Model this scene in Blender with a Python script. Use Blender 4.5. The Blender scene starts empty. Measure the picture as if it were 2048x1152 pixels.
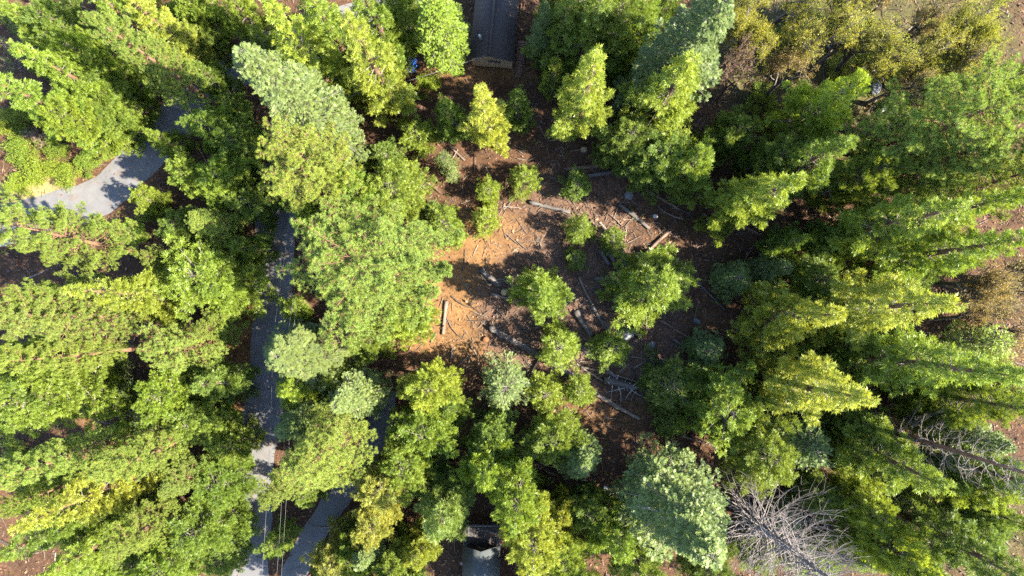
import bpy, math, random
import numpy as np
from mathutils import Vector, Matrix

# ------------------------------------------------------------------ camera, sky, sun, exposure
scene = bpy.context.scene
CH = 84.0                      # camera height above the forest floor (m)
FPX = 1365.0                   # focal length in pixels of the 2048 px wide photograph
TILT = math.atan(54.0 / FPX)   # the drone looks almost straight down
KH = CH / 75.0
cam_d = bpy.data.cameras.new("drone_camera")
cam_d.sensor_width = 36.0
cam_d.lens = 36.0 * FPX / 2048.0
cam_d.clip_start = 0.5
cam_d.clip_end = 6000.0
cam = bpy.data.objects.new("drone_camera", cam_d)
scene.collection.objects.link(cam)
cam.location = (0, 0, CH)
cam.rotation_euler = (TILT, 0, 0)
scene.camera = cam

SUN_EL = math.radians(42.5)
sun_h = np.array([0.970, -0.243])          # ground direction towards the sun
world = bpy.data.worlds.new("World")
scene.world = world
world.use_nodes = True
wn = world.node_tree
wn.nodes.clear()
sky = wn.nodes.new("ShaderNodeTexSky")
sky.sky_type = 'NISHITA'
sky.sun_disc = False
sky.sun_elevation = SUN_EL
sky.sun_rotation = math.atan2(sun_h[0], sun_h[1])
sky.altitude = 1200.0
bg = wn.nodes.new("ShaderNodeBackground")
bg.inputs['Strength'].default_value = 0.12
wo = wn.nodes.new("ShaderNodeOutputWorld")
wn.links.new(sky.outputs[0], bg.inputs[0])
wn.links.new(bg.outputs[0], wo.inputs[0])

sl = bpy.data.lights.new("sun", 'SUN')
sl.energy = 5.0
sl.angle = math.radians(0.53)
sl.color = (1.0, 0.915, 0.745)
sun = bpy.data.objects.new("sun", sl)
scene.collection.objects.link(sun)
to_sun = Vector((math.cos(SUN_EL) * sun_h[0], math.cos(SUN_EL) * sun_h[1], math.sin(SUN_EL)))
sun.rotation_euler = to_sun.to_track_quat('Z', 'Y').to_euler()
sun.location = (60, -15, 60)

vs = scene.view_settings
vs.view_transform = 'Standard'
vs.look = 'None'
vs.gamma = 1.0
vs.use_curve_mapping = False
vs.exposure = 2.95
scene.cycles.max_bounces = 6
scene.cycles.diffuse_bounces = 3
scene.cycles.glossy_bounces = 2
scene.cycles.transmission_bounces = 4
scene.cycles.transparent_max_bounces = 4
scene.cycles.use_denoising = False
scene.cycles.sample_clamp_indirect = 4.0

COL = scene.collection
rng = np.random.default_rng(11)
random.seed(11)
UP = np.array([0.0, 0.0, 1.0])

# ------------------------------------------------------------------ helpers
_ct, _st = math.cos(TILT), math.sin(TILT)
def gz(x, y):
    """gentle relief of the forest floor"""
    return (0.16 * np.sin(x * 0.21 + 0.7) * np.cos(y * 0.17 + 0.3) + 0.10 * np.sin(x * 0.43 - y * 0.37 + 1.1)
            + 0.06 * np.cos(x * 0.71 + y * 0.55))
def at(u, v, z=0.0):
    """photograph pixel (2048x1152) seen at height z -> world x, y"""
    d = np.array([(u - 1024.0) / FPX, -(v - 576.0) / FPX, -1.0])
    dy = d[1] * _ct - d[2] * _st
    dz = d[1] * _st + d[2] * _ct
    t = (z - CH) / dz
    return d[0] * t, dy * t
def P3(u, v, z=0.0):
    x, y = at(u, v, z)
    return Vector((x, y, z))
def G3(u, v, dz=0.0):
    x, y = at(u, v, 0.0)
    return Vector((x, y, float(gz(x, y)) + dz))
def mpx(z=0.0):
    return (CH - z) / FPX      # metres for one pixel at height z

def nrm(a):
    return a / np.maximum(np.linalg.norm(a, axis=-1, keepdims=True), 1e-9)

class Geo:
    """collects quads and a tint for each of them"""
    def __init__(self):
        self.v, self.f, self.t, self.n = [], [], [], 0
    def add(self, V, F, T=None):
        V = np.asarray(V, float).reshape(-1, 3)
        F = np.asarray(F, int); F = F.reshape(-1, F.shape[-1])
        self.v.append(V); self.f.append(F + self.n); self.n += len(V)
        self.t.append(np.zeros(len(F)) if T is None else np.asarray(T, float))
    def mesh(self, name, mat, smooth=False):
        V = np.concatenate(self.v); F = np.concatenate(self.f); T = np.concatenate(self.t)
        me = bpy.data.meshes.new(name)
        me.vertices.add(len(V)); me.vertices.foreach_set('co', V.astype(np.float32).ravel())
        me.loops.add(F.size); me.loops.foreach_set('vertex_index', F.astype(np.int32).ravel())
        me.polygons.add(len(F))
        me.polygons.foreach_set('loop_start', np.arange(0, F.size, F.shape[1], dtype=np.int32))
        me.update(calc_edges=True)
        at_ = me.attributes.new('tint', 'FLOAT', 'FACE')
        at_.data.foreach_set('value', T.astype(np.float32))
        if smooth:
            me.polygons.foreach_set('use_smooth', np.ones(len(F), bool))
        me.materials.append(mat)
        me.update()
        return me

def stamp(geo, tpl, P, F, S, N=None, T=None, r=rng):
    """puts copies of a small template at P, x axis along F, size S"""
    V, Q, TT = tpl
    n = len(P)
    if n == 0:
        return
    F = nrm(F)
    if N is None:
        N = r.normal(size=(n, 3))
    side = nrm(np.cross(N, F))
    nn = np.cross(F, side)
    S = np.broadcast_to(S, (n,))
    W = P[:, None, :] + S[:, None, None] * (V[None, :, 0, None] * F[:, None, :] + V[None, :, 1, None] * side[:, None, :]
                                             + V[None, :, 2, None] * nn[:, None, :])
    k = len(V)
    QQ = (Q[None] + (np.arange(n) * k)[:, None, None]).reshape(-1, Q.shape[1])
    if T is None:
        T = r.random(n)
    tt = np.clip(T[:, None] * 0.75 + TT[None, :] * 0.25, 0, 1).ravel()
    geo.add(W.reshape(-1, 3), QQ, tt)

def rhombi(items):
    """items: (start, direction, normal, length, width, tint)"""
    V, Q, T = [], [], []
    for s, d, nn, L, W, t in items:
        s = np.array(s, float); d = nrm(np.array(d, float)); nn = np.array(nn, float)
        b = nrm(np.cross(nn, d)); up = np.cross(d, b)
        i = len(V)
        V += [s, s + d * L * 0.5 + b * W * 0.5 + up * W * 0.15, s + d * L, s + d * L * 0.5 - b * W * 0.5 + up * W * 0.15]
        Q.append((i, i + 1, i + 2, i + 3)); T.append(t)
    return np.array(V), np.array(Q), np.array(T)

def tpl_cedar(r):
    it = []
    for a, o, L in ((0, 0.25, .78), (40, .2, .58), (-42, .24, .56), (60, .02, .5), (-62, .0, .5)):
        a = math.radians(a + r.normal() * 9)
        it.append(((o, 0, 0), (math.cos(a), math.sin(a), r.normal() * .22), (r.normal() * .3, r.normal() * .3, 1), L * (0.85 + .3 * r.random()), .165, r.random()))
    return rhombi(it)
def tpl_fir(r):
    it = [((0, 0, 0), (1, 0, 0), (0, 0, 1), 1.0, .12, r.random())]
    for k in range(4):
        for s in (-1, 1):
            o = .1 + .2 * k + r.normal() * .02
            a = s * math.radians(48 + r.normal() * 8)
            it.append(((o, 0, 0), (math.cos(a), math.sin(a), r.normal() * .15 + .05), (0, r.normal() * .3, 1), (.46 - .07 * k) * (0.85 + .3 * r.random()), .14, r.random()))
    return rhombi(it)
def tpl_pine(r, n=42):
    """round tuft of needles, one slim triangle each"""
    V, Q, T = [], [], []
    for k in range(n):
        ph = r.random() * 2 * math.pi
        ct = -0.15 + 1.12 * (k + .5) / n
        st = math.sqrt(max(0, 1 - ct * ct))
        d = np.array([ct, st * math.cos(ph), st * math.sin(ph)])
        b = nrm(np.cross(d, r.normal(size=3))) * .028
        L = .52 * (.88 + .16 * r.random())
        V += [d * .04 + b, d * .04 - b, d * L]
        Q.append((len(V) - 3, len(V) - 2, len(V) - 1)); T.append(r.random())
    return np.array(V), np.array(Q), np.array(T)
def tpl_leaf(r, n=6):
    it = []
    for k in range(n):
        d = nrm(r.normal(size=3) + np.array([.8, 0, 0]))
        it.append((r.normal(size=3) * .25, d, r.normal(size=3), .45 * (.7 + .6 * r.random()), .28, r.random()))
    return rhombi(it)
def tpl_grass(r, n=7):
    it = []
    for k in range(n):
        d = nrm(np.array([1, r.normal() * .75, r.normal() * .75]))
        it.append((np.array([0, r.normal() * .12, r.normal() * .12]), d, r.normal(size=3), .8 * (.6 + .7 * r.random()), .07, r.random()))
    return rhombi(it)

TPL = {k: [f(rng) for _ in range(5)] for k, f in
       dict(cedar=tpl_cedar, fir=tpl_fir, pine=tpl_pine, leaf=tpl_leaf, grass=tpl_grass).items()}

def stamps(geo, kind, P, F, S, N=None, T=None, r=rng):
    P = np.asarray(P); F = np.asarray(F)
    S = np.broadcast_to(S, (len(P),))
    if T is None:
        T = r.random(len(P))
    g = r.integers(0, 5, len(P))
    for k in range(5):
        m = g == k
        stamp(geo, TPL[kind][k], P[m], F[m], S[m], None if N is None else N[m], T[m], r)

def tube(geo, pts, rad, sides=6, tint=0.5, cap=True):
    pts = np.asarray(pts, float); n = len(pts)
    rad = np.broadcast_to(rad, (n,)).astype(float)
    tan = nrm(np.gradient(pts, axis=0))
    ref = np.array([0.31, 0.17, 0.93]) if abs(tan[0] @ np.array([0.31, 0.17, 0.93])) < .9 else np.array([1.0, 0.1, 0])
    a = nrm(np.cross(tan, ref)); b = np.cross(tan, a)
    th = np.arange(sides) / sides * 2 * np.pi
    V = pts[:, None, :] + rad[:, None, None] * (np.cos(th)[None, :, None] * a[:, None, :] + np.sin(th)[None, :, None] * b[:, None, :])
    i = np.arange(n - 1)[:, None] * sides; j = np.arange(sides)[None, :]; j2 = (j + 1) % sides
    F = np.stack([i + j, i + j2, i + sides + j2, i + sides + j], -1).reshape(-1, 4)
    V = V.reshape(-1, 3)
    if cap and sides >= 4:
        c = len(V)
        V = np.concatenate([V, pts[:1], pts[-1:]])
        F = list(F)
        for k in range(0, sides, 2):
            F.append((c, (k + 2) % sides, k + 1, k))
            e = (n - 1) * sides
            F.append((c + 1, e + k, e + k + 1, e + (k + 2) % sides))
        F = np.array(F)
    geo.add(V, F, np.full(len(F), tint))

def bezier(p0, p1, p2, n):
    t = np.linspace(0, 1, n)[:, None]
    return (1 - t) ** 2 * p0 + 2 * t * (1 - t) * p1 + t ** 2 * p2

# ------------------------------------------------------------------ materials
def new_mat(name):
    m = bpy.data.materials.new(name); m.use_nodes = True
    m.node_tree.nodes.clear()
    return m, m.node_tree.nodes, m.node_tree.links
def N_(nodes, kind, **kw):
    n = nodes.new(kind)
    for k, v in kw.items():
        setattr(n, k, v)
    return n
def ramp(nodes, stops):
    r = nodes.new('ShaderNodeValToRGB')
    e = r.color_ramp.elements
    e[0].position, e[0].color = stops[0][0], (*stops[0][1], 1)
    e[1].position, e[1].color = stops[-1][0], (*stops[-1][1], 1)
    for p, c in stops[1:-1]:
        q = e.new(p); q.color = (*c, 1)
    return r
def mixc(nodes, links, fac, a, b, blend='MIX'):
    m = nodes.new('ShaderNodeMix'); m.data_type = 'RGBA'; m.blend_type = blend
    for s, val in ((0, fac), (6, a), (7, b)):
        if hasattr(val, 'links'):
            links.new(val, m.inputs[s])
        elif s == 0:
            m.inputs[0].default_value = val
        else:
            m.inputs[s].default_value = (*val, 1)
    return m.outputs[2]

def mat_foliage(name, trans=0.35, warm=(1.3, 1.2, .85), cool=(.66, .76, .9), spec=.25):
    """leaf colour is the object's own colour, varied from spray to spray"""
    m, n, l = new_mat(name)
    oi = N_(n, 'ShaderNodeObjectInfo')
    ta = N_(n, 'ShaderNodeAttribute', attribute_name='tint')
    v = ramp(n, [(0, cool), (.5, (1, 1, 1)), (1, warm)])
    l.new(ta.outputs['Fac'], v.inputs[0])
    c = mixc(n, l, 1.0, oi.outputs['Color'], v.outputs[0], 'MULTIPLY')
    b = N_(n, 'ShaderNodeBsdfPrincipled')
    b.inputs['Roughness'].default_value = .42
    b.inputs['Specular IOR Level'].default_value = spec
    l.new(c, b.inputs['Base Color'])
    t = N_(n, 'ShaderNodeBsdfTranslucent')
    c2 = mixc(n, l, 1.0, c, (1.25, 1.15, .55), 'MULTIPLY')
    l.new(c2, t.inputs[0])
    mx = N_(n, 'ShaderNodeMixShader'); mx.inputs[0].default_value = trans
    o = N_(n, 'ShaderNodeOutputMaterial')
    l.new(b.outputs[0], mx.inputs[1]); l.new(t.outputs[0], mx.inputs[2]); l.new(mx.outputs[0], o.inputs[0])
    return m

def mat_wood(name, c1, c2, scale=3.0, rough=.9, stretch=(1, 1, .12), bump=.5, tintmix=.4, c3=None):
    m, n, l = new_mat(name)
    tc = N_(n, 'ShaderNodeTexCoord')
    mp = N_(n, 'ShaderNodeMapping'); mp.inputs['Scale'].default_value = stretch
    l.new(tc.outputs['Object'], mp.inputs[0])
    no = N_(n, 'ShaderNodeTexNoise'); no.inputs['Scale'].default_value = scale * 4; no.inputs['Detail'].default_value = 6
    l.new(mp.outputs[0], no.inputs['Vector'])
    r = ramp(n, [(.3, c1), (.7, c2)] if c3 is None else [(.25, c1), (.55, c2), (.8, c3)])
    l.new(no.outputs[0], r.inputs[0])
    ta = N_(n, 'ShaderNodeAttribute', attribute_name='tint')
    tr = ramp(n, [(0, (1 - tintmix,) * 3), (1, (1 + tintmix,) * 3)])
    l.new(ta.outputs['Fac'], tr.inputs[0])
    c = mixc(n, l, 1.0, r.outputs[0], tr.outputs[0], 'MULTIPLY')
    b = N_(n, 'ShaderNodeBsdfPrincipled'); b.inputs['Roughness'].default_value = rough
    b.inputs['Specular IOR Level'].default_value = .2
    l.new(c, b.inputs['Base Color'])
    if bump:
        bp = N_(n, 'ShaderNodeBump'); bp.inputs['Strength'].default_value = bump; bp.inputs['Distance'].default_value = .05
        l.new(no.outputs[0], bp.inputs['Height']); l.new(bp.outputs[0], b.inputs['Normal'])
    o = N_(n, 'ShaderNodeOutputMaterial'); l.new(b.outputs[0], o.inputs[0])
    return m

def mat_plain(name, col, rough=.6, metal=0.0, noise=.25, scale=6.0, bump=0.0):
    m, n, l = new_mat(name)
    tc = N_(n, 'ShaderNodeTexCoord')
    no = N_(n, 'ShaderNodeTexNoise'); no.inputs['Scale'].default_value = scale; no.inputs['Detail'].default_value = 5
    l.new(tc.outputs['Object'], no.inputs['Vector'])
    r = ramp(n, [(.3, tuple(c * (1 - noise) for c in col)), (.7, tuple(c * (1 + noise) for c in col))])
    l.new(no.outputs[0], r.inputs[0])
    b = N_(n, 'ShaderNodeBsdfPrincipled'); b.inputs['Roughness'].default_value = rough; b.inputs['Metallic'].default_value = metal
    l.new(r.outputs[0], b.inputs['Base Color'])
    if bump:
        bp = N_(n, 'ShaderNodeBump'); bp.inputs['Strength'].default_value = bump; bp.inputs['Distance'].default_value = .05
        l.new(no.outputs[0], bp.inputs['Height']); l.new(bp.outputs[0], b.inputs['Normal'])
    o = N_(n, 'ShaderNodeOutputMaterial'); l.new(b.outputs[0], o.inputs[0])
    return m

M = {}
M['cedar'] = mat_foliage('cedar_sprays', trans=.48, spec=.35)
M['fir'] = mat_foliage('fir_needles', trans=.3, warm=(1.25, 1.2, .9), cool=(.7, .8, .9), spec=.2)
M['pine'] = mat_foliage('pine_needles', trans=.4, warm=(1.24, 1.13, .85), cool=(.72, .84, .9), spec=.25)
M['leaf'] = mat_foliage('broad_leaves', trans=.45, warm=(1.35, 1.08, .75), cool=(.7, .8, .85), spec=.2)
M['bark_cedar'] = mat_wood('cedar_bark', (.055, .03, .02), (.16, .085, .055), 2.5)
M['bark_pine'] = mat_wood('pine_bark', (0.063, 0.032, 0.020), (0.189, 0.105, 0.066), 2.0)
M['bark_grey'] = mat_wood('grey_bark', (0.060, 0.051, 0.045), (0.144, 0.123, 0.108), 3.0)
M['bark_pale'] = mat_wood('bleached_bark', (0.065, 0.055, 0.051), (0.140, 0.122, 0.115), 3.0)
M['bark_pink'] = mat_wood('reddish_twigs', (0.096, 0.054, 0.042), (0.192, 0.126, 0.105), 3.0)
M['log_grey'] = mat_wood('weathered_log', (0.021, 0.018, 0.017), (0.072, 0.063, 0.059), 1.6, c3=(0.126, 0.111, 0.102))
M['log_brown'] = mat_wood('barky_log', (0.028, 0.018, 0.014), (0.105, 0.070, 0.052), 1.6, c3=(0.182, 0.133, 0.098))
M['log_pale'] = mat_wood('bare_pale_log', (0.040, 0.030, 0.023), (0.107, 0.085, 0.069), 1.6, c3=(0.161, 0.134, 0.112))
M['splinter'] = mat_wood('split_wood', (0.200, 0.135, 0.065), (0.325, 0.260, 0.165), 3.0)
M['rot'] = mat_wood('rotten_red_wood', (0.075, 0.034, 0.017), (0.270, 0.120, 0.053), 3.0)
M['rock'] = mat_plain('grey_rock', (0.084, 0.090, 0.099), .9, 0, .45, 2.5, .6)
M['metal'] = mat_plain('galvanised', (.22, .23, .24), .55, .3, .2)
M['white'] = mat_plain('white_paint', (0.250, 0.250, 0.250), .5, 0, .08)
M['wire'] = mat_plain('wire_alloy', (0.087, 0.087, 0.091), .5, .3, .05)
M['dark'] = mat_plain('dark_void', (.02, .02, .022), .9, 0, .1)
M['glass'] = mat_plain('window_glass', (.03, .04, .05), .08, 0, .1)
M['pole'] = mat_wood('pole_wood', (.07, .05, .04), (.19, .14, .11), 2.0)

def obj(name, me, parent=None, loc=None, color=None):
    o = bpy.data.objects.new(name, me)
    COL.objects.link(o)
    if parent is not None:
        o.parent = parent
    if loc is not None:
        o.location = loc
    if color is not None:
        o.color = (*color, 1)
    return o
def tag(o, label, cat, group=None):
    o['label'] = label; o['category'] = cat
    if group:
        o['group'] = group
    return o
def box(geo, c, s, rz=0.0, tint=.5, M4=None):
    x, y, z = s[0] / 2, s[1] / 2, s[2] / 2
    V = np.array([(a * x, b * y, d * z) for d in (-1, 1) for a, b in ((-1, -1), (1, -1), (1, 1), (-1, 1))], float)
    if rz:
        ca, sa = math.cos(rz), math.sin(rz)
        V = V @ np.array([[ca, sa, 0], [-sa, ca, 0], [0, 0, 1]])
    V = V + np.array(c, float)
    F = [(3, 2, 1, 0), (4, 5, 6, 7), (0, 1, 5, 4), (1, 2, 6, 5), (2, 3, 7, 6), (3, 0, 4, 7)]
    geo.add(V, F, np.full(6, tint))

# ------------------------------------------------------------------ ground and roads
ROADS = {  # centre line in photograph pixels on the ground, width in pixels
    'road': ([(498, 1260), (500, 1160), (500, 1050), (503, 950), (519, 850), (538, 750), (547, 650), (549, 550), (550, 450), (560, 360), (580, 260), (590, 170), (588, 80)], 80),
    'lane': ([(-330, 560), (-120, 490), (30, 445), (115, 422), (205, 388), (265, 335), (315, 282), (360, 228), (420, 172), (480, 135), (560, 98), (660, 62), (750, 30), (815, 5), (870, -80)], 80),
    'driveway': ([(548, 1250), (585, 1160), (620, 1080), (668, 1005), (725, 930), (756, 850), (768, 780)], 48),
}
def catmull(pts, per=10):
    p = np.array(pts, float)
    p = np.concatenate([2 * p[:1] - p[1:2], p, 2 * p[-1:] - p[-2:-1]])
    out = []
    for i in range(1, len(p) - 2):
        for t in np.arange(per) / per:
            out.append(.5 * ((2 * p[i]) + (-p[i - 1] + p[i + 1]) * t + (2 * p[i - 1] - 5 * p[i] + 4 * p[i + 1] - p[i + 2]) * t * t
                             + (-p[i - 1] + 3 * p[i] - 3 * p[i + 1] + p[i + 2]) * t ** 3))
    out.append(p[-2])
    return np.array(out)
ROADW = {}
for k, (pts, w) in ROADS.items():
    c = catmull([at(*q) for q in pts], 12)
    ROADW[k] = (c, w * mpx())
def road_dist(x, y, k):
    c, w = ROADW[k]
    d = np.full(np.shape(x), 1e9)
    for q in c[::3]:
        d = np.minimum(d, np.hypot(x - q[0], y - q[1]))
    return d - w / 2
def on_road(x, y, m=.2):
    return (road_dist(x, y, 'road') < m) | (road_dist(x, y, 'lane') < m) | (road_dist(x, y, 'driveway') < m)

def blob(x, y, u, v, ru, rv, p=2.0):
    cx, cy = at(u, v)
    return np.exp(-((np.abs(x - cx) / (ru * mpx())) ** p + (np.abs(y - cy) / (rv * mpx())) ** p))
def m_clear(x, y):
    return np.clip(blob(x, y, 925, 600, 130, 140, 3) + blob(x, y, 1010, 480, 150, 60) * .9 + blob(x, y, 960, 145, 150, 40) * .7
                   + blob(x, y, 1200, 830, 130, 50) * .5 + blob(x, y, 480, 560, 45, 260) * .6 + blob(x, y, 460, 900, 40, 200) * .7
                   + blob(x, y, 190, 830, 80, 70) * .6 + blob(x, y, 1400, 650, 130, 50) * .4 + blob(x, y, 930, 870, 60, 60) * .6, 0, 1)
def m_debris(x, y):
    return np.clip(blob(x, y, 1190, 650, 200, 150, 3) + blob(x, y, 1150, 400, 170, 110) * .7 + blob(x, y, 1050, 620, 110, 90) * .6, 0, 1)
def m_moss(x, y):
    return np.clip(blob(x, y, 1750, 120, 330, 190, 3) + blob(x, y, 1850, 1030, 240, 130, 3) * .9 + blob(x, y, 1560, 40, 150, 120), 0, 1)
def m_straw(x, y):
    return np.clip(blob(x, y, 40, 392, 110, 26) + blob(x, y, 70, 345, 120, 40) * .4 + blob(x, y, 250, 145, 40, 22) * .7, 0, 1)

def axis(lo, hi, step, far):
    a = list(np.arange(lo, hi + step / 2, step))
    s, e = step, a[-1]
    while e < far:
        s *= 1.35; e += s; a.append(e)
    s, e = step, a[0]
    while e > -far:
        s *= 1.35; e -= s; a.insert(0, e)
    return np.array(a)
gx, gy = axis(-75, 75, .9, 2500), axis(-48, 52, .9, 2500)
X, Y = np.meshgrid(gx, gy)
Z = gz(X, Y)
g = Geo()
nx, ny = len(gx), len(gy)
ii = (np.arange(ny - 1)[:, None] * nx + np.arange(nx - 1)[None, :])
g.add(np.stack([X, Y, Z], -1).reshape(-1, 3), np.stack([ii, ii + 1, ii + nx + 1, ii + nx], -1).reshape(-1, 4))

m, n, l = new_mat('forest_floor')
tc = N_(n, 'ShaderNodeTexCoord')
def noise(sc, det=6, rough=.6, dist=0.0):
    q = N_(n, 'ShaderNodeTexNoise'); q.inputs['Scale'].default_value = sc; q.inputs['Detail'].default_value = det
    q.inputs['Roughness'].default_value = rough; q.inputs['Distortion'].default_value = dist
    l.new(tc.outputs['Object'], q.inputs['Vector'])
    return q.outputs[0]
def attr(name):
    return N_(n, 'ShaderNodeAttribute', attribute_name=name).outputs['Fac']
def math_(op, a, b):
    q = N_(n, 'ShaderNodeMath', operation=op)
    for i, v_ in enumerate((a, b)):
        if hasattr(v_, 'links'): l.new(v_, q.inputs[i])
        else: q.inputs[i].default_value = v_
    q.use_clamp = True
    return q.outputs[0]
nf, nm, nc = noise(3.2, 9, .82, .6), noise(2.2, 6, .65, .3), noise(.35, 4, .6, .2)
duff = ramp(n, [(.3, (0.013, 0.008, 0.005)), (.5, (0.048, 0.025, 0.014)), (.68, (0.091, 0.049, 0.027)), (.85, (0.138, 0.094, 0.060))]); l.new(nf, duff.inputs[0])
oran = ramp(n, [(.25, (0.048, 0.023, 0.009)), (.5, (0.111, 0.059, 0.024)), (.75, (0.162, 0.101, 0.046))]); l.new(nf, oran.inputs[0])
debr = ramp(n, [(.3, (0.019, 0.011, 0.008)), (.5, (0.066, 0.038, 0.026)), (.66, (0.121, 0.077, 0.057)), (.85, (0.220, 0.157, 0.126))]); l.new(nf, debr.inputs[0])
moss = ramp(n, [(.3, (0.015, 0.013, 0.009)), (.5, (0.045, 0.039, 0.015)), (.68, (0.078, 0.073, 0.021)), (.85, (0.126, 0.111, 0.058))]); l.new(nf, moss.inputs[0])
straw = ramp(n, [(.3, (0.091, 0.069, 0.027)), (.6, (0.191, 0.159, 0.069)), (.85, (0.251, 0.218, 0.114))]); l.new(nf, straw.inputs[0])
def soft(a):
    s = math_('MULTIPLY', math_('ADD', a, math_('SUBTRACT', math_('MULTIPLY', nm, .9), .45)), 1.0)
    return s
patch = ramp(n, [(.36, (.72, .72, .72)), (.64, (1.2, 1.2, 1.2))]); l.new(nc, patch.inputs[0])
def edge(a):
    # mask broken up along its border by the mid noise
    s = N_(n, 'ShaderNodeMath', operation='MULTIPLY_ADD')
    l.new(nm, s.inputs[0]); s.inputs[1].default_value = 1.2; s.inputs[2].default_value = -.6
    t = N_(n, 'ShaderNodeMath', operation='ADD'); l.new(a, t.inputs[0]); l.new(s.outputs[0], t.inputs[1])
    mr = N_(n, 'ShaderNodeMapRange'); mr.inputs['From Min'].default_value = .3; mr.inputs['From Max'].default_value = .65
    l.new(t.outputs[0], mr.inputs['Value'])
    return mr.outputs[0]
c = mixc(n, l, edge(attr('moss')), duff.outputs[0], moss.outputs[0])
c = mixc(n, l, edge(attr('clear')), c, oran.outputs[0])
c = mixc(n, l, edge(attr('debris')), c, debr.outputs[0])
c = mixc(n, l, edge(attr('straw')), c, straw.outputs[0])
c = mixc(n, l, 1.0, c, patch.outputs[0], 'MULTIPLY')
b = N_(n, 'ShaderNodeBsdfPrincipled'); b.inputs['Roughness'].default_value = .95; b.inputs['Specular IOR Level'].default_value = .15
l.new(c, b.inputs['Base Color'])
bp = N_(n, 'ShaderNodeBump'); bp.inputs['Strength'].default_value = .9; bp.inputs['Distance'].default_value = .12
l.new(nf, bp.inputs['Height']); l.new(bp.outputs[0], b.inputs['Normal'])
o = N_(n, 'ShaderNodeOutputMaterial'); l.new(b.outputs[0], o.inputs[0])
M['floor'] = m
me = g.mesh('forest_ground', m, True)
for nm_, fn in (('clear', m_clear), ('debris', m_debris), ('moss', m_moss), ('straw', m_straw)):
    a_ = me.attributes.new(nm_, 'FLOAT', 'POINT')
    a_.data.foreach_set('value', fn(X, Y).astype(np.float32).ravel())
ground = obj('ground', me); ground['kind'] = 'structure'

# asphalt
m, n, l = new_mat('old_asphalt')
tc = N_(n, 'ShaderNodeTexCoord')
a1 = noise(.8, 5, .6); a2 = noise(30, 4, .7)
r1 = ramp(n, [(.3, (.062, .061, .064)), (.7, (.088, .086, .088))]); l.new(a1, r1.inputs[0])
r2 = ramp(n, [(.3, (.75, .75, .75)), (.7, (1.2, 1.2, 1.2))]); l.new(a2, r2.inputs[0])
c = mixc(n, l, 1.0, r1.outputs[0], r2.outputs[0], 'MULTIPLY')
vo = N_(n, 'ShaderNodeTexVoronoi', feature='DISTANCE_TO_EDGE'); vo.inputs['Scale'].default_value = .28
no2 = N_(n, 'ShaderNodeTexNoise'); no2.inputs['Scale'].default_value = 1.2
l.new(tc.outputs['Object'], no2.inputs['Vector'])
mv = N_(n, 'ShaderNodeMix', data_type='RGBA'); mv.inputs[0].default_value = .35
l.new(tc.outputs['Object'], mv.inputs[6]); l.new(no2.outputs['Color'], mv.inputs[7])
l.new(mv.outputs[2], vo.inputs['Vector'])
cr = ramp(n, [(0, (.72, .72, .72)), (.006, (1, 1, 1))]); l.new(vo.outputs['Distance'], cr.inputs[0])
c = mixc(n, l, 1.0, c, cr.outputs[0], 'MULTIPLY')
dr = noise(.55, 7, .75, .8)          # needles drifted over the asphalt
drm = ramp(n, [(.53, (0, 0, 0)), (.68, (.8, .8, .8))]); l.new(dr, drm.inputs[0])
c = mixc(n, l, drm.outputs[0], c, (.075, .048, .028))
b = N_(n, 'ShaderNodeBsdfPrincipled'); b.inputs['Roughness'].default_value = .85
l.new(c, b.inputs['Base Color'])
o = N_(n, 'ShaderNodeOutputMaterial'); l.new(b.outputs[0], o.inputs[0])
M['asphalt'] = m
for k, lift in (('lane', .035), ('road', .043), ('driveway', .039)):
    cc, w = ROADW[k]
    cc = cc[np.concatenate([[True], np.hypot(*np.diff(cc, axis=0).T) > 1e-6])]
    s = np.concatenate([[0], np.cumsum(np.hypot(*np.diff(cc, axis=0).T))])
    ss = np.linspace(0, s[-1], int(s[-1] / .5))
    cc = np.stack([np.interp(ss, s, cc[:, 0]), np.interp(ss, s, cc[:, 1])], -1)
    tn = nrm(np.gradient(cc, axis=0)); nn_ = np.stack([-tn[:, 1], tn[:, 0]], -1)
    cols = np.linspace(-.5, .5, 9)
    wob = np.cumsum(rng.normal(size=(2, len(cc))) * .06, 1); wob -= np.array([np.convolve(q, np.ones(25) / 25, 'same') for q in wob])
    g = Geo(); V = []
    for i, q in enumerate(cols):
        off = q * w + (wob[0] if i == 0 else wob[1] if i == 8 else 0)
        p = cc + nn_ * np.reshape(off, (-1, 1))
        V.append(np.stack([p[:, 0], p[:, 1], gz(p[:, 0], p[:, 1]) + lift - (0.02 if i in (0, 8) else 0)], -1))
    V = np.stack(V, 1)
    ii = (np.arange(len(cc) - 1)[:, None] * 9 + np.arange(8)[None])
    g.add(V.reshape(-1, 3), np.stack([ii, ii + 1, ii + 10, ii + 9], -1).reshape(-1, 4))
    q = obj({'road': 'road', 'lane': 'side_road', 'driveway': 'driveway'}[k], g.mesh(k, M['asphalt'], True)); q['kind'] = 'structure'

# ------------------------------------------------------------------ tree builders
def trunk_tube(geo, H, r0, r, sides=9, bend=.25, top=.03, n=10):
    z = np.linspace(-.25, H, n)
    ph = r.random(2) * 6.28
    bx = bend * np.sin(z / H * 2.6 + ph[0]) - bend * math.sin(ph[0]); by = bend * np.sin(z / H * 2.1 + ph[1]) - bend * math.sin(ph[1])
    t = np.clip(z / H, 0, 1)
    rad = r0 * (1 - t) ** .8 + top; rad[0] *= 1.35; rad[1] *= 1.05
    pts = np.stack([bx, by, z], -1)
    tube(geo, pts, rad, sides, .5)
    return lambda zz: np.stack([np.interp(zz, z, bx), np.interp(zz, z, by), zz], -1)

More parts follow.
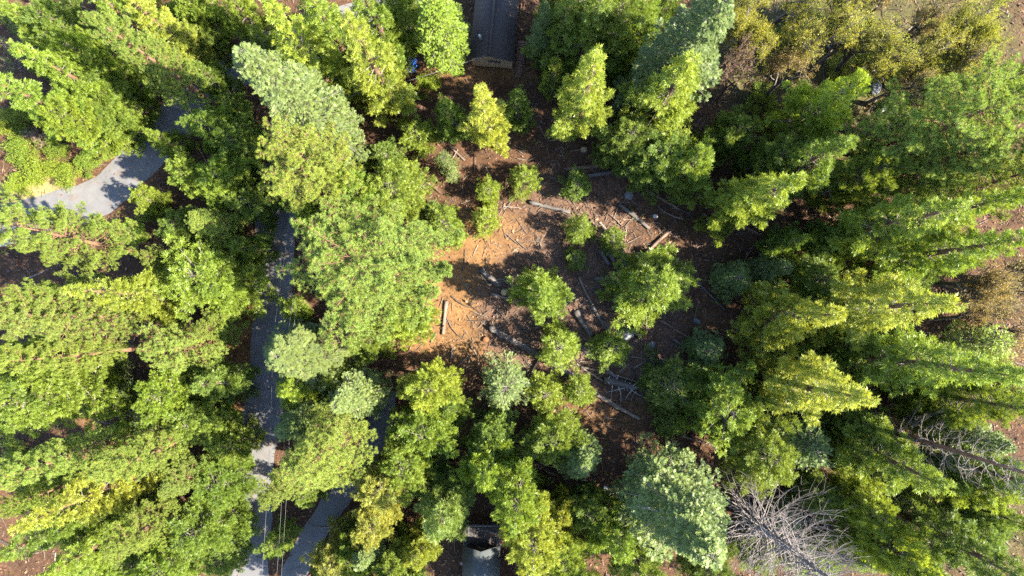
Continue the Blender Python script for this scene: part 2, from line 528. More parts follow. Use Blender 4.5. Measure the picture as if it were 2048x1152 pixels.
def conifer(kind, H, R, seed, cb=.2, shape=.8, dens=1.0, leaf=.5, flat=False):
    """returns native height, radius and the meshes trunk, limbs, crown"""
    r = np.random.default_rng(seed)
    gt, gl, gc = Geo(), Geo(), Geo()
    ax = trunk_tube(gt, H * .97, .018 * H + .05, r, bend=.012 * H)
    Hc = H * (1 - cb)
    def prof(t):
        base = np.clip(t / .10, 0, 1) ** .5
        if shape > 5:      # rounded dome
            return R * np.sqrt(np.clip(1 - np.abs(t * 1.25 - .25) ** 2.2, 0, 1)) * (.6 + .4 * base)
        return R * np.clip(1 - t, 0, 1) ** shape * (.55 + .45 * base)
    lob = r.random(4) * 6.28
    def irr(az, t):       # lobes, thin sides and gaps make each outline uneven
        return (1 + .13 * math.sin(2 * az + lob[0] + 3 * t) + .11 * math.sin(3 * az + lob[1] - 5 * t) + .12 * math.sin(11 * t + lob[2]) + .08 * math.sin(23 * t + lob[3] + az))
    P, F, S, T, Nn = [], [], [], [], []
    if kind == 'pine':
        nb = int(110 * dens)
        for i in range(nb):
            t = ((i + r.random()) / nb) ** .92
            z = H * cb + Hc * t
            L = max(.35, prof(t) * r.uniform(.72, 1.1))
            az = i * 2.399 + r.normal() * .35; L *= irr(az, t)
            h = np.array([math.cos(az), math.sin(az), 0])
            el = -.12 + .75 * t + r.normal() * .1
            p0 = ax(np.array([z]))[0]
            p2 = p0 + h * L + UP * L * (el + .12)
            pts = bezier(p0, p0 + h * L * .55 + UP * L * el * .3, p2, 5)
            tube(gl, pts, np.linspace(.014 * L ** .7 + .016, .012, 5), 4, r.random(), cap=False)
            sd = np.cross(UP, h)
            ntw = int(3 + L * 3.5 * dens)
            for k in range(ntw):
                s = 1 - .78 * (r.random() ** 1.3) if L > 1.2 else r.random()
                i0 = s * 4; a = int(min(3, i0)); b0 = pts[a] + (pts[a + 1] - pts[a]) * (i0 - a)
                lat = r.uniform(-1, 1); tl = (.35 + .30 * L * (1 - s) ** .6) * (.5 + .5 * abs(lat))
                d = nrm(h * (.9 - .4 * abs(lat)) + sd * lat + UP * r.uniform(.05, .7))
                e = b0 + d * tl
                tube(gl, np.stack([b0, b0 + d * tl * .6 - UP * .05, e]), (.022, .016, .01), 3, r.random(), cap=False)
                nt = r.integers(1, 4)
                q = e - d * (np.arange(nt) * .42)[:, None] + r.normal(size=(nt, 3)) * np.array([.16, .16, .1]) * (np.arange(nt) > 0)[:, None]
                P.append(q); F.append(nrm(d + UP * .45 + r.normal(size=(nt, 3)) * .35)); S.append(r.uniform(.8, 1.1, nt) * leaf * 1.15)
                T.append(np.clip(r.random() * .4 + r.random(nt) * .6, 0, 1))
        P, F, S, T = map(np.concatenate, (P, F, S, T))
        stamps(gc, 'pine', P, F, S, None, T, r)
    elif kind == 'fir':
        nb = int(150 * dens)
        for i in range(nb):
            t = ((i + r.random()) / nb) ** .9
            z = H * cb + Hc * t
            L = max(.3, prof(t) * r.uniform(.78, 1.12))
            az = i * 2.399 + r.normal() * .3; L *= irr(az, t)
            h = np.array([math.cos(az), math.sin(az), 0]); sd = np.cross(UP, h)
            p0 = ax(np.array([z]))[0]
            el = -.16 + .55 * t + r.normal() * .07
            pts = bezier(p0, p0 + h * L * .5 + UP * L * (el * .5 + .06), p0 + h * L + UP * L * el, 6)
            tube(gl, pts[:, :], np.linspace(.018 * L + .02, .012, 6), 4, r.random(), cap=False)
            k = int((10 + 15 * L) * dens)
            s = 1 - .8 * r.random(k) ** 1.25
            lat = r.uniform(-1, 1, k)
            wid = .42 * L * np.clip(1 - s, 0, 1) ** .65 + .12
            i0 = s * 5; a = np.minimum(4, i0.astype(int)); b0 = pts[a] + (pts[np.minimum(a + 1, 5)] - pts[a]) * (i0 - a)[:, None]
            q = b0 + sd * (lat * wid)[:, None] - UP * (np.abs(lat) * wid * .22 + r.random(k) * .12)[:, None]
            P.append(q); F.append(h * (1 - .5 * np.abs(lat))[:, None] + sd * (lat * .9)[:, None] + UP * r.normal(-.02, .25, k)[:, None])
            S.append(r.uniform(.7, 1.15, k) * leaf); T.append(np.clip(r.random() * .5 + .5 * r.random(k), 0, 1))
            Nn.append(UP + r.normal(size=(k, 3)) * .4)
        P, F, S, T, Nn = map(np.concatenate, (P, F, S, T, Nn))
        stamps(gc, 'fir', P, F, S, Nn, T, r)
    else:
        nb = int(105 * dens)
        for i in range(nb):
            t = ((i + r.random()) / nb) ** .9
            z = H * cb + Hc * t
            L = max(.25, prof(t) * r.uniform(.6, 1.15))
            az = i * 2.399 + r.normal() * .4; L *= irr(az, t)
            h = np.array([math.cos(az), math.sin(az), 0]); sd = np.cross(UP, h)
            p0 = ax(np.array([z]))[0]
            el = -.10 + .55 * t + r.normal() * .12
            pts = bezier(p0, p0 + h * L * .6 + UP * L * (el - .22), p0 + h * L + UP * L * (el + .10), 5)
            tube(gl, pts, np.linspace(.02 * L + .02, .012, 5), 4, r.random(), cap=False)
            bt = r.random()
            if r.random() < .05 and L > 1.5:
                continue                      # a dead limb
            for s in np.arange(1.0, .34, -.25 if L > 1.5 else -.4):
                lats = (0,) if s > .9 else (r.uniform(-1, -.3), r.uniform(.3, 1)) if L > 1.2 else (r.uniform(-1, 1),)
                for lat in lats:
                    i0 = s * 4; a = int(min(3, i0)); b0 = pts[a] + (pts[a + 1] - pts[a]) * (i0 - a)
                    rc = (.095 * L + .22) * r.uniform(.6, 1.35) * (1.1 - .25 * s)
                    cpos = b0 + sd * lat * (.34 * L * (1.15 - s) + .1) + UP * r.normal() * .12
                    k = int(44 * (rc / .6) ** 2 * (.5 / leaf) ** 1.6 * dens + 4)
                    d = nrm(r.normal(size=(k, 3)) * .85 + h * .55 + UP * .45)
                    P.append(cpos + d * rc * r.uniform(.25, 1.0, k)[:, None] * np.array([1, 1, .8]))
                    F.append(nrm(d + h * .35 + r.normal(size=(k, 3)) * .3)); S.append(r.uniform(.65, 1.15, k) * leaf)
                    T.append(np.clip(.45 * bt + .2 * r.random() + .35 * r.random(k), 0, 1))
        P, F, S, T = map(np.concatenate, (P, F, S, T))
        stamps(gc, 'cedar', P, F, S, None, T, r)
    bark = M['bark_pine'] if kind == 'pine' else M['bark_grey'] if kind == 'fir' else M['bark_cedar']
    limb = M['bark_cedar'] if kind == 'pine' else M['bark_grey']
    return dict(H=H, R=R, parts=[('trunk', gt.mesh(kind + '_trunk', bark, True)), ('limbs', gl.mesh(kind + '_limbs', limb)),
                                 ('crown', gc.mesh(kind + '_crown', M[kind]))])

def broadleaf(H, R, seed, leaves=1.0, leaf=.34, bark='bark_grey', twig=1.0, levels=4, first=.3, stems=1, thick=1.0):
    """a spreading tree or shrub: forked limbs, fine twigs and clusters of leaves"""
    r = np.random.default_rng(seed)
    gt, gl, gc = Geo(), Geo(), Geo()
    LP, LF, LT = [], [], []
    def grow(p, d, L, rad, lev):
        bend = nrm(d + r.normal(size=3) * .22 + UP * .12)
        p1 = p + d * L * .5; p2 = p1 + bend * L * .5
        q = bezier(p, p1, p2, 4)
        tube(gl if lev else gt, q, np.linspace(rad, rad * .62, 4), 7 if lev == 0 else 5 if lev < 2 else 3, r.random(), cap=False)
        if lev >= levels:
            k = r.poisson(3.2 * leaves)
            if k:
                LP.append(q[r.integers(1, 4, k)] + r.normal(size=(k, 3)) * .2); LF.append(nrm(bend + r.normal(size=(k, 3)) * .7)); LT.append(np.clip(r.random(k) * .7 + .3 * r.random(), 0, 1))
            return
        nch = int(r.integers(3, 6) * (twig if lev >= levels - 2 else 1))
        for c in range(nch):
            s = r.uniform(.45, 1.0) if c else 1.0
            b0 = q[-1] if s > .95 else q[0] + (q[-1] - q[0]) * s
            sp = .75 if lev else .62
            nd = nrm(bend + r.normal(size=3) * sp * np.array([1.15, 1.15, .8]) + UP * (.04 if lev < 2 else .15))
            grow(b0, nd, L * r.uniform(.52, .80), rad * r.uniform(.42, .6), lev + 1)
    for s in range(stems):
        d0 = nrm(UP + (r.normal(size=3) * np.array([.45, .45, 0]) if stems > 1 else r.normal(size=3) * .08))
        grow(np.array([r.normal() * .12 * (stems > 1), r.normal() * .12 * (stems > 1), -.15]), d0, H * first, .028 * H * thick / math.sqrt(stems), 0)
    allv = np.concatenate(gl.v)
    sz = H / max(allv[:, 2].max(), .1)
    cx = np.percentile(np.hypot(allv[:, 0], allv[:, 1]), 96)
    sx = R / max(cx, .1)
    for gg in (gt, gl):
        for a in gg.v:
            a *= np.array([sx, sx, sz])
    parts = [('trunk', gt.mesh('broadleaf_trunk', M[bark], True)), ('limbs', gl.mesh('broadleaf_limbs', M[bark]))]
    if LP and leaves > 0:
        LP, LF, LT = map(np.concatenate, (LP, LF, LT))
        stamps(gc, 'leaf', LP * np.array([sx, sx, sz]), LF, r.uniform(.6, 1.2, len(LP)) * leaf * 1.5, None, LT, r)
        parts.append(('crown', gc.mesh('broadleaf_crown', M['leaf'])))
    return dict(H=H, R=R, parts=parts)

def bush(H, R, seed, leaf=.34, n=900, kind='leaf', stems=7):
    r = np.random.default_rng(seed)
    gl, gc = Geo(), Geo()
    P, F, S, T = [], [], [], []
    for s in range(stems * 4):
        az = r.random() * 6.28; rr = R * math.sqrt(r.random()) * .8
        c = np.array([rr * math.cos(az), rr * math.sin(az), H * (.35 + .45 * r.random()) * (1 - .5 * (rr / R) ** 2)])
        tube(gl, bezier(np.array([c[0] * .1, c[1] * .1, -.1]), np.array([c[0] * .4, c[1] * .4, c[2] * .7]), c, 4), np.linspace(.035, .01, 4), 4, r.random(), cap=False)
        k = n // (stems * 4); rc = .30 * R * r.uniform(.7, 1.2)
        d = nrm(r.normal(size=(k, 3)) + UP * .5)
        P.append(c + d * rc * r.uniform(.3, 1, k)[:, None]); F.append(nrm(d + r.normal(size=(k, 3)) * .4)); S.append(r.uniform(.7, 1.2, k) * leaf)
        T.append(np.clip(.4 * r.random() + .6 * r.random(k), 0, 1))
    P, F, S, T = map(np.concatenate, (P, F, S, T))
    stamps(gc, kind, P, F, S, None, T, r)
    return dict(H=H, R=R, parts=[('stems', gl.mesh('bush_stems', M['bark_cedar'])), ('foliage', gc.mesh('bush_foliage', M[kind]))])

def dead_conifer(H, R, seed, bark='bark_grey', nb=120, cb=.12, stem='bark_grey'):
    """bleached standing trunk with long bare up-curved branches"""
    r = np.random.default_rng(seed)
    gt, gl = Geo(), Geo()
    ax = trunk_tube(gt, H, .012 * H + .05, r, bend=.01 * H, n=12)
    for i in range(nb):
        t = (i + r.random()) / nb
        z = H * (cb + (1 - cb) * t)
        L = R * (1 - t) ** .55 * r.uniform(.45, 1.15) + .2
        az = i * 2.399 + r.normal() * .4
        h = np.array([math.cos(az), math.sin(az), 0]); sd = np.cross(UP, h)
        p0 = ax(np.array([z]))[0]
        up = r.uniform(.1, .95)
        pts = bezier(p0, p0 + h * L * .65 + UP * L * (up * .1 - .12) + sd * r.normal() * L * .12, p0 + h * L + UP * L * up + sd * r.normal() * L * .2, 6)
        tube(gl, pts, np.linspace(.010 * L + .016, .009, 6), 4, r.random(), cap=False)
        for k in range(int(r.integers(3, 9))):
            s = r.uniform(.3, .95) * 5; a = int(min(4, s)); b0 = pts[a] + (pts[a + 1] - pts[a]) * (s - a)
            d = nrm(h + sd * r.uniform(-1.3, 1.3) + UP * r.uniform(0, 1.1)); l2 = L * r.uniform(.15, .4)
            e = bezier(b0, b0 + d * l2 * .6, b0 + d * l2 + UP * l2 * .25, 4)
            tube(gl, e, np.linspace(.02, .008, 4), 3, r.random(), cap=False)
            if r.random() < .6:
                d3 = nrm(d + r.normal(size=3) * .7); l3 = l2 * .5
                tube(gl, np.stack([e[2], e[2] + d3 * l3 * .5, e[2] + d3 * l3 + UP * .05]), (.012, .01, .007), 3, r.random(), cap=False)
    return dict(H=H, R=R, parts=[('trunk', gt.mesh('snag_trunk', M[stem], True)), ('branches', gl.mesh('snag_branches', M[bark]))])

LIB = {
    'cedar': [conifer('cedar', 24, 3.9, 1, .07, .85, 1.05, .42), conifer('cedar', 20, 4.2, 2, .10, .9, 1, .42),
              conifer('cedar', 25, 3.5, 4, .12, .75, 1, .42), conifer('cedar', 23, 4.4, 14, .07, 1.0, 1.05, .42)],
    'cedar_round': [conifer('cedar', 12, 3.9, 5, .10, 9, .9, .41), conifer('cedar', 15, 4.1, 6, .14, 9, .92, .42), conifer('cedar', 11, 3.6, 7, .12, .55, .88, .41), conifer('cedar', 13, 3.8, 15, .1, .75, .88, .41)],
    'sapling': [conifer('cedar', 5.5, 1.9, 8, .03, 9, .6, .30), conifer('cedar', 6.5, 2.0, 9, .04, .55, .6, .30), conifer('cedar', 4.2, 1.7, 10, .03, 9, .55, .28)],
    'fir': [conifer('fir', 30, 5.0, 21, .12, .7, 1.2, .47), conifer('fir', 18, 4.0, 22, .1, .7, 1.1, .42)],
    'fir_small': [conifer('fir', 7, 2.4, 23, .04, .6, .7, .34), conifer('fir', 8, 2.6, 24, .05, 9, .7, .34)],
    'pine': [conifer('pine', 27, 4.6, 31, .3, .5, 1.15, .50), conifer('pine', 25, 5.2, 32, .32, 9, 1.15, .50), conifer('pine', 14, 3.6, 33, .15, 9, .85, .48), conifer('pine', 27, 6.8, 34, .32, 9, 1.35, .54)],
    'oak': [broadleaf(13, 4.0, 41, 2.4, .24, 'bark_grey', 1.2), broadleaf(14, 4.2, 42, 2.0, .24, 'bark_grey', 1.2)],
    'oak_sparse': [broadleaf(11, 3.6, 43, 1.0, .24, 'bark_grey', 1.25), broadleaf(12, 3.8, 44, .7, .24, 'bark_grey', 1.25)],
    'bare': [broadleaf(10, 3.4, 45, .1, .22, 'bark_pink', 1.5), broadleaf(8, 3.0, 46, .1, .22, 'bark_grey', 1.35, stems=4, levels=3, first=.34)],
    'bush': [bush(3.0, 2.4, 51, .26, 1500), bush(2.4, 2.0, 52, .26, 1300), bush(3.5, 2.6, 53, .3, 1500)],
    'dead': [dead_conifer(31, 6.2, 61, 'bark_pale', 280), dead_conifer(24, 3.4, 62, 'bark_grey', 110, .2, 'bark_cedar')],
}
NAME = dict(cedar='cedar_tree', cedar_round='cedar_tree', sapling='cedar_sapling', fir='fir_tree', fir_small='fir_sapling', pine='pine_tree',
            oak='oak_tree', oak_sparse='oak_tree', bare='bare_tree', bush='shrub', dead='dead_tree')
CAT = dict(cedar='tree', cedar_round='tree', sapling='sapling', fir='tree', fir_small='sapling', pine='tree', oak='tree', oak_sparse='tree', bare='tree', bush='shrub', dead='dead tree')
GRP = dict(cedar='cedars of the forest', cedar_round='cedars of the forest', sapling='young cedars in and round the clearing', fir='firs of the forest',
           fir_small='young firs', pine='pines of the forest', oak='leafy oaks', oak_sparse='thinly leaved oaks', bare='leafless trees', bush='green shrubs', dead='standing dead trees')
C = dict(  # leaf colours
    y=(.215, .245, .034),   # yellow green
    g=(.145, .198, .027),   # fresh green
    d=(.116, .165, .027),   # deep green, shade put into the colour of the dim trees
    p=(.168, .222, .042),   # pine
    q=(.186, .226, .043),   # yellower pine
    b=(.092, .132, .034),   # blue green
    s=(.104, .136, .038),   # silvery green
    o=(.215, .225, .045),   # yellow oak
    r=(.175, .140, .065),   # golden
    v=(.176, .232, .030),   # vivid bright green
)
T = []
def tree(kind, u, v, h, rpx, col, label):
    T.append((kind, u, v, h, rpx, col, label))

# kind, tip pixel, height (m at a 75 m camera), crown radius in pixels, colour, label
# --- upper left
tree('pine', 175, 35, 25, 62, 'p', 'tall pine whose long tufted crown slants to the top left corner')
tree('cedar_round', 95, 215, 14, 40, 'v', 'bright cedar whose lower edge touches the shaded side road verge')
tree('cedar', -20, 150, 20, 52, 'g', 'bright green cedar cut by the left edge above the verge shrubs')
tree('cedar', 20, 92, 20, 46, 'v', 'uppermost bright cedar at the left edge below the grey thicket')
tree('cedar_round', 120, 85, 16, 40, 'g', 'cedar tucked under the left flank of the slanting tall pine')
tree('cedar_round', 165, 165, 12, 42, 'd', 'dark shaded cedar between slanting pine and left edge cedars')
tree('cedar_round', 195, 228, 9, 36, 'g', 'low cedar half in shade beside the bend of the side road')
tree('cedar', 150, -25, 20, 46, 'g', 'cedar cut by the top edge near the top left corner')
tree('cedar', 245, -15, 18, 42, 'y', 'yellowish cedar at the top edge right of the slanting pine tip')
tree('cedar_round', 355, -20, 12, 38, 'g', 'cedar at the top edge above the dim red forest floor')
tree('cedar_round', 440, -30, 13, 45, 'g', 'cedar at the top edge left of the big silvery fir')
tree('bare', 308, 30, 7, 30, 'd', 'grey leafless tangle at the top edge beside the red floor')
tree('bare', 38, 70, 4, 44, 'd', 'grey leafless thicket near the top left corner')
tree('bare', 85, 85, 3, 30, 'd', 'small grey brushy thicket right of the larger one in the top left')
tree('bush', 25, 290, 3, 42, 'g', 'shrub at the left edge, uppermost on the road verge')
tree('bush', 60, 335, 3, 42, 'v', 'big pale green shrub in the middle of the road verge clump')
tree('bush', 118, 340, 2.6, 36, 'v', 'shrub nearest the road bend in the verge clump')
tree('bush', 160, 322, 2.4, 30, 'g', 'rightmost shrub of the verge clump by the asphalt')
tree('bush', 15, 368, 2, 34, 'v', 'low shrub at the left edge above the straw verge')
tree('bush', 95, 285, 2.5, 34, 'g', 'shrub beneath the bright cedars above the verge clump')
tree('bare', 60, 262, 2.5, 34, 'd', 'brown dry brush above the verge shrubs')
# --- between side road and main road
tree('cedar', 287, 262, 9, 28, 'v', 'slim bright cedar pointing left over the shaded side road')
tree('cedar_round', 395, 235, 11, 45, 'd', 'dark shaded cedar at the upper end of the side road')
tree('cedar_round', 455, 275, 10, 45, 'd', 'dark cedar left of the golden tufted pine')
tree('cedar_round', 350, 345, 10, 40, 'g', 'half lit cedar hanging over the lower edge of the side road')
tree('cedar_round', 420, 345, 11, 48, 'g', 'cedar in the dim stand between the two roads')
tree('cedar_round', 480, 395, 9, 42, 'd', 'dark cedar at the left verge where the main road vanishes')
tree('cedar_round', 275, 392, 6, 26, 'v', 'small bright cedar below the sunlit asphalt, nearer the road')
tree('sapling', 222, 458, 6, 28, 'v', 'small bright cedar right of the left edge pine crown')
tree('pine', 385, 432, 12, 50, 'p', 'bluish half shaded pine in the stand between the roads')
tree('pine', 290, 515, 8, 30, 'p', 'little pine with a dead twig above the yellow cedar')
tree('cedar_round', 340, 445, 8, 34, 'd', 'dark low cedar beside the bluish half shaded pine')
tree('bush', 300, 420, 2.5, 30, 'd', 'dim shrub at the lower edge of the side road')
tree('pine', -30, 455, 25, 72, 'p', 'wide pale pine crown lying below the sunlit side road')
tree('cedar', 130, 575, 20, 60, 'y', 'yellow cedar between the two pale pines at the left')
tree('cedar_round', 290, 590, 9, 46, 'y', 'yellowish cedar adjoining the vivid cedar by the main road')
tree('cedar_round', 386, 560, 11, 78, 'v', 'broad vivid green cedar at the left verge of the main road')
tree('cedar_round', 470, 490, 8, 44, 'g', 'shaded cedar above the broad vivid one by the road')
tree('pine', -20, 640, 25, 82, 'q', 'broad pale pine at the left edge with a bare brown trunk')
tree('pine', 30, 590, 22, 50, 'p', 'pine squeezed between the broad pale pine and the yellow cedar')
tree('pine', -40, 725, 24, 55, 'p', 'left edge pine with a long pale trunk over the deep shadow')
tree('pine', 300, 695, 14, 66, 'p', 'dark tufted pine standing in shadow left of the main road')
tree('pine', 415, 650, 10, 44, 'p', 'shaded pine between the dark tufted pine and the main road')
tree('fir_small', 160, 740, 8, 36, 's', 'pale silvery young fir under the left edge pine trunk')
tree('cedar_round', 10, 800, 18, 62, 'g', 'cedar at the left edge level with the pale shoulder clearing')
tree('cedar_round', 70, 765, 14, 46, 'g', 'cedar left of the pale silvery young fir')
tree('cedar', 165, 826, 10, 24, 'v', 'slim bright cedar pointing left above the tan opening')
tree('fir_small', 215, 790, 6, 26, 'b', 'bluish young fir left of the slim bright cedar')
tree('fir_small', 272, 842, 6, 34, 's', 'silvery young fir on the edge of the tan opening')
tree('cedar_round', 295, 800, 12, 50, 'v', 'bright cedar above the silvery young fir')
tree('cedar_round', 390, 780, 11, 56, 'd', 'dark cedar in the stand left of the road bend')
tree('cedar_round', 365, 850, 10, 50, 'g', 'cedar with one lit flank left of the road bend')
tree('cedar_round', 430, 900, 9, 46, 'g', 'cedar at the road verge beside the long tufted pine')
tree('bush', 235, 870, 2.5, 34, 'g', 'dim shrub on the tan opening')
# --- lower left
tree('pine', -30, 965, 24, 64, 'p', 'left edge pine with a dark trunk below the tan opening')
tree('pine', 190, 938, 20, 64, 'p', 'long tufted pine pointing left from the road verge')
tree('cedar', 25, 1062, 22, 58, 'y', 'strong yellow cedar in the lower left')
tree('pine', -10, 1030, 18, 42, 'p', 'dark tufted pine on the left edge above the lower corner')
tree('cedar', -20, 1130, 20, 56, 'g', 'cedar in the lower left corner')
tree('cedar', 75, 1160, 18, 52, 'g', 'cedar cut by the bottom edge near the lower left corner')
tree('pine', 205, 1110, 18, 66, 'p', 'pale tufted pine near the bottom edge left of the road')
tree('pine', 330, 985, 13, 50, 'p', 'dim pine below the long tufted pine')
tree('cedar_round', 415, 985, 9, 48, 'd', 'dark cedar overhanging the left road shoulder')
tree('cedar_round', 370, 1080, 11, 56, 'd', 'dark cedar near the bottom edge left of the road')
tree('cedar_round', 300, 1160, 12, 48, 'g', 'cedar at the bottom edge right of the pale tufted pine')
tree('cedar_round', 430, 1130, 7, 38, 'd', 'dark cedar at the bottom edge touching the road shoulder')
# --- top middle
tree('fir', 492, 92, 30, 92, 's', 'huge silvery fir leaning up and left from the road')
tree('cedar', 682, 35, 25, 58, 'y', 'golden green cedar left of the blue tarp')
tree('cedar', 540, 12, 24, 66, 'v', 'bright cedar at the top edge right of the silvery fir tip')
tree('cedar', 610, -20, 22, 56, 'g', 'cedar at the top edge between bright and golden cedars')
tree('cedar', 705, -50, 20, 50, 'g', 'cedar at the top edge behind the golden cedar')
tree('cedar_round', 770, 20, 12, 44, 'd', 'shaded cedar between the golden cedar and the house cedar')
tree('fir', 862, -45, 20, 60, 'g', 'light green drooping tree left of the brown roofed house')
tree('cedar_round', 775, 80, 6, 28, 'd', 'dark low cedar above the blue tarp')
tree('pine', 560, 312, 22, 88, 'q', 'golden tufted pine beside the road above the big pine')
tree('cedar_round', 690, 365, 16, 64, 'g', 'cedar between golden tufted pine and the biggest pine')
tree('cedar_round', 775, 365, 13, 56, 'g', 'cedar at the upper left rim of the clearing')
tree('cedar_round', 610, 430, 12, 44, 'v', 'bright cedar tip peeping out right of the road wires')
tree('pine', 698, 514, 24, 128, 'p', 'biggest pine, its round tufted crown left of the clearing')
tree('cedar_round', 782, 645, 15, 60, 'v', 'bright cedar against the orange clearing under the biggest pine')
tree('cedar_round', 715, 680, 12, 56, 'd', 'dark cedar in shade below the biggest pine')
tree('cedar_round', 808, 580, 9, 34, 'v', 'small bright cedar at the clearing rim beside the biggest pine')
tree('fir', 555, 730, 16, 88, 's', 'pale broad fir with dead tips over the road bend')
tree('cedar_round', 560, 785, 12, 60, 'v', 'bright cedar on the lower side of the pale broad fir')
tree('bare', 640, 685, 11, 36, 'd', 'bleached forked branches sticking out of the pale broad fir')
tree('sapling', 581, 618, 4, 24, 'v', 'small round bush beneath the wires right of the road')
tree('cedar_round', 640, 760, 9, 48, 'd', 'dark cedar between the pale broad fir and the round grey fir')
tree('sapling', 833, 258, 6, 31, 'g', 'small cedar below the blue tarp and the willow shrub')
tree('bush', 850, 158, 3, 30, 'v', 'feathery bright shrub beside the blue tarp')
tree('bush', 805, 335, 4, 37, 'v', 'leafy shrub at the upper left of the clearing')
tree('fir_small', 887, 312, 6, 20, 's', 'small bluish fir in the gap above the clearing')
tree('fir_small', 900, 338, 4, 19, 's', 'smaller bluish fir touching its twin above the clearing')
tree('cedar', 975, 166, 20, 44, 'y', 'yellow green cedar with a bare trunk below the house')
tree('cedar_round', 893, 200, 12, 44, 'd', 'dark cedar left of the yellow green cedar below the house')
tree('cedar_round', 1035, 185, 11, 40, 'd', 'dark cedar right of the yellow green cedar below the house')
tree('cedar_round', 760, 300, 7, 40, 'd', 'dim cedar under the lower end of the silvery fir')
# --- top right
tree('fir', 1088, 12, 14, 33, 's', 'slim silvery fir beside the brown roofed house')
tree('sapling', 1115, 128, 9, 32, 'g', 'cedar just below the slim silvery fir')
tree('cedar', 1208, 92, 25, 54, 'y', 'tall cedar with bare trunk and dead lower branches')
tree('cedar', 1402, 102, 22, 84, 'v', 'broad bright cedar between the tall cedar and the pink tree')
tree('fir', 1440, -20, 26, 96, 's', 'big blue grey fir at the top edge behind the broad cedar')
tree('cedar', 1130, -35, 19, 56, 'd', 'dark cedar at the top edge right of the house')
tree('cedar', 1200, -40, 22, 54, 'd', 'shaded cedar at the top edge, second right of the house')
tree('cedar_round', 1255, 10, 17, 58, 'd', 'dark leafy tree at the top edge left of the blue grey fir')
tree('cedar_round', 1250, 95, 11, 44, 'd', 'dark cedar filling the gap right of the tall cedar')
tree('cedar_round', 1268, 265, 11, 52, 'd', 'dark cedar below the broad bright cedar, left one')
tree('cedar_round', 1335, 300, 11, 54, 'd', 'dark cedar below the broad bright cedar, middle one')
tree('cedar_round', 1405, 310, 13, 58, 'g', 'cedar with a lit top below the broad bright cedar')
tree('cedar_round', 1480, 250, 10, 44, 'd', 'dim cedar right of the broad bright cedar')
tree('bare', 1490, 82, 13, 40, 'r', 'pinkish leafless tree beside the blue grey fir')
tree('bare', 1494, 135, 10, 42, 'd', 'grey leafless tree below the pinkish one')
tree('oak', 1545, 25, 14, 52, 'o', 'yellow oak at the top edge right of the pinkish tree')
tree('oak', 1690, 42, 14, 56, 'o', 'yellow oak at the top edge above the rocky gully')
tree('oak_sparse', 1600, 130, 10, 48, 'r', 'golden thinly leaved oak left of the rocky gully')
tree('oak', 1790, 50, 12, 52, 'o', 'yellow green oak right of the rocky gully')
tree('oak_sparse', 1880, 118, 13, 58, 'r', 'grey and rust oak with tangled bare twigs')
tree('oak_sparse', 1900, 10, 13, 58, 'r', 'rusty thin oak at the top edge')
tree('oak', 1975, 55, 13, 60, 'o', 'yellow oak near the top right corner')
tree('oak_sparse', 1990, 125, 11, 50, 'o', 'thin golden oak under the corner yellow oak')
tree('oak', 2040, 20, 14, 46, 'o', 'yellow oak cut by the top right corner')
tree('bush', 1620, 30, 2.5, 40, 'd', 'dark green shrub between the two top edge yellow oaks')
tree('bush', 1760, 110, 2.2, 42, 'g', 'green shrub beside the rocky gully')
tree('cedar_round', 1742, 150, 20, 74, 'v', 'bright domed cedar left of the great dark pine')
tree('cedar', 1690, 290, 20, 60, 'g', 'green cedar below the bright domed cedar')
tree('pine', 2045, 190, 25, 104, 'p', 'great dark green pine at the right edge')
tree('pine', 2010, 290, 22, 80, 'p', 'second dark green pine just below the great one')
tree('pine', 1870, 240, 14, 66, 'p', 'loose young pine at the foot of the great dark pine')
tree('cedar_round', 1790, 330, 16, 54, 'g', 'cedar under the second dark green pine')
tree('cedar', 1587, 346, 22, 62, 'v', 'bright yellow tipped cedar slanting up from the debris field')
tree('cedar_round', 1570, 300, 12, 50, 'd', 'dark cedar behind the yellow tipped slanting cedar')
tree('bare', 1895, 362, 8, 42, 'r', 'reddish leafless brush below the dark pines')
tree('oak_sparse', 1820, 395, 7, 40, 'r', 'small brown thin oak above the upper pointed cedar')
# --- right
tree('cedar', 1930, 424, 25, 64, 'g', 'upper of the pointed cedars in the right hand stand')
tree('cedar', 2065, 385, 26, 62, 'g', 'cedar cut by the right edge above the grey thicket')
tree('cedar', 2075, 468, 25, 56, 'g', 'cedar at the right edge just above the leafless oaks')
tree('bare', 1762, 470, 10, 34, 'r', 'small pinkish leafless tree in front of the upper pointed cedar')
tree('cedar', 1936, 605, 26, 76, 'y', 'middle pointed cedar with a yellow rim, tip at leafless oaks')
tree('cedar', 2036, 754, 27, 76, 'g', 'lower pointed cedar reaching towards the right edge')
tree('oak_sparse', 1995, 555, 12, 62, 'r', 'grey leafless oak at the right edge, upper one')
tree('oak_sparse', 1985, 640, 10, 58, 'r', 'golden twiggy oak at the right edge below the grey one')
tree('oak_sparse', 2050, 600, 12, 52, 'r', 'twiggy oak cut by the right edge')
tree('fir_small', 2020, 690, 9, 44, 'g', 'green young fir at the right edge between twiggy oak and cedar')
tree('cedar', 1665, 642, 20, 68, 'y', 'wide yellow rimmed cedar right of the debris field')
tree('cedar_round', 1615, 478, 11, 42, 'd', 'dark cedar below the slanting yellow tipped cedar')
tree('cedar_round', 1650, 560, 10, 50, 'd', 'dim cedar between upper and middle pointed cedars')
tree('fir_small', 1575, 530, 9, 40, 'b', 'bluish young fir in the shade right of the clearing')
tree('fir_small', 1480, 557, 6, 38, 'b', 'bluish young fir right of the round cedar in the debris')
tree('fir_small', 1430, 702, 5, 36, 'b', 'bluish low fir right of the root plate')
tree('fir_small', 1392, 692, 3, 20, 'b', 'smallest bluish fir beside the root plate')
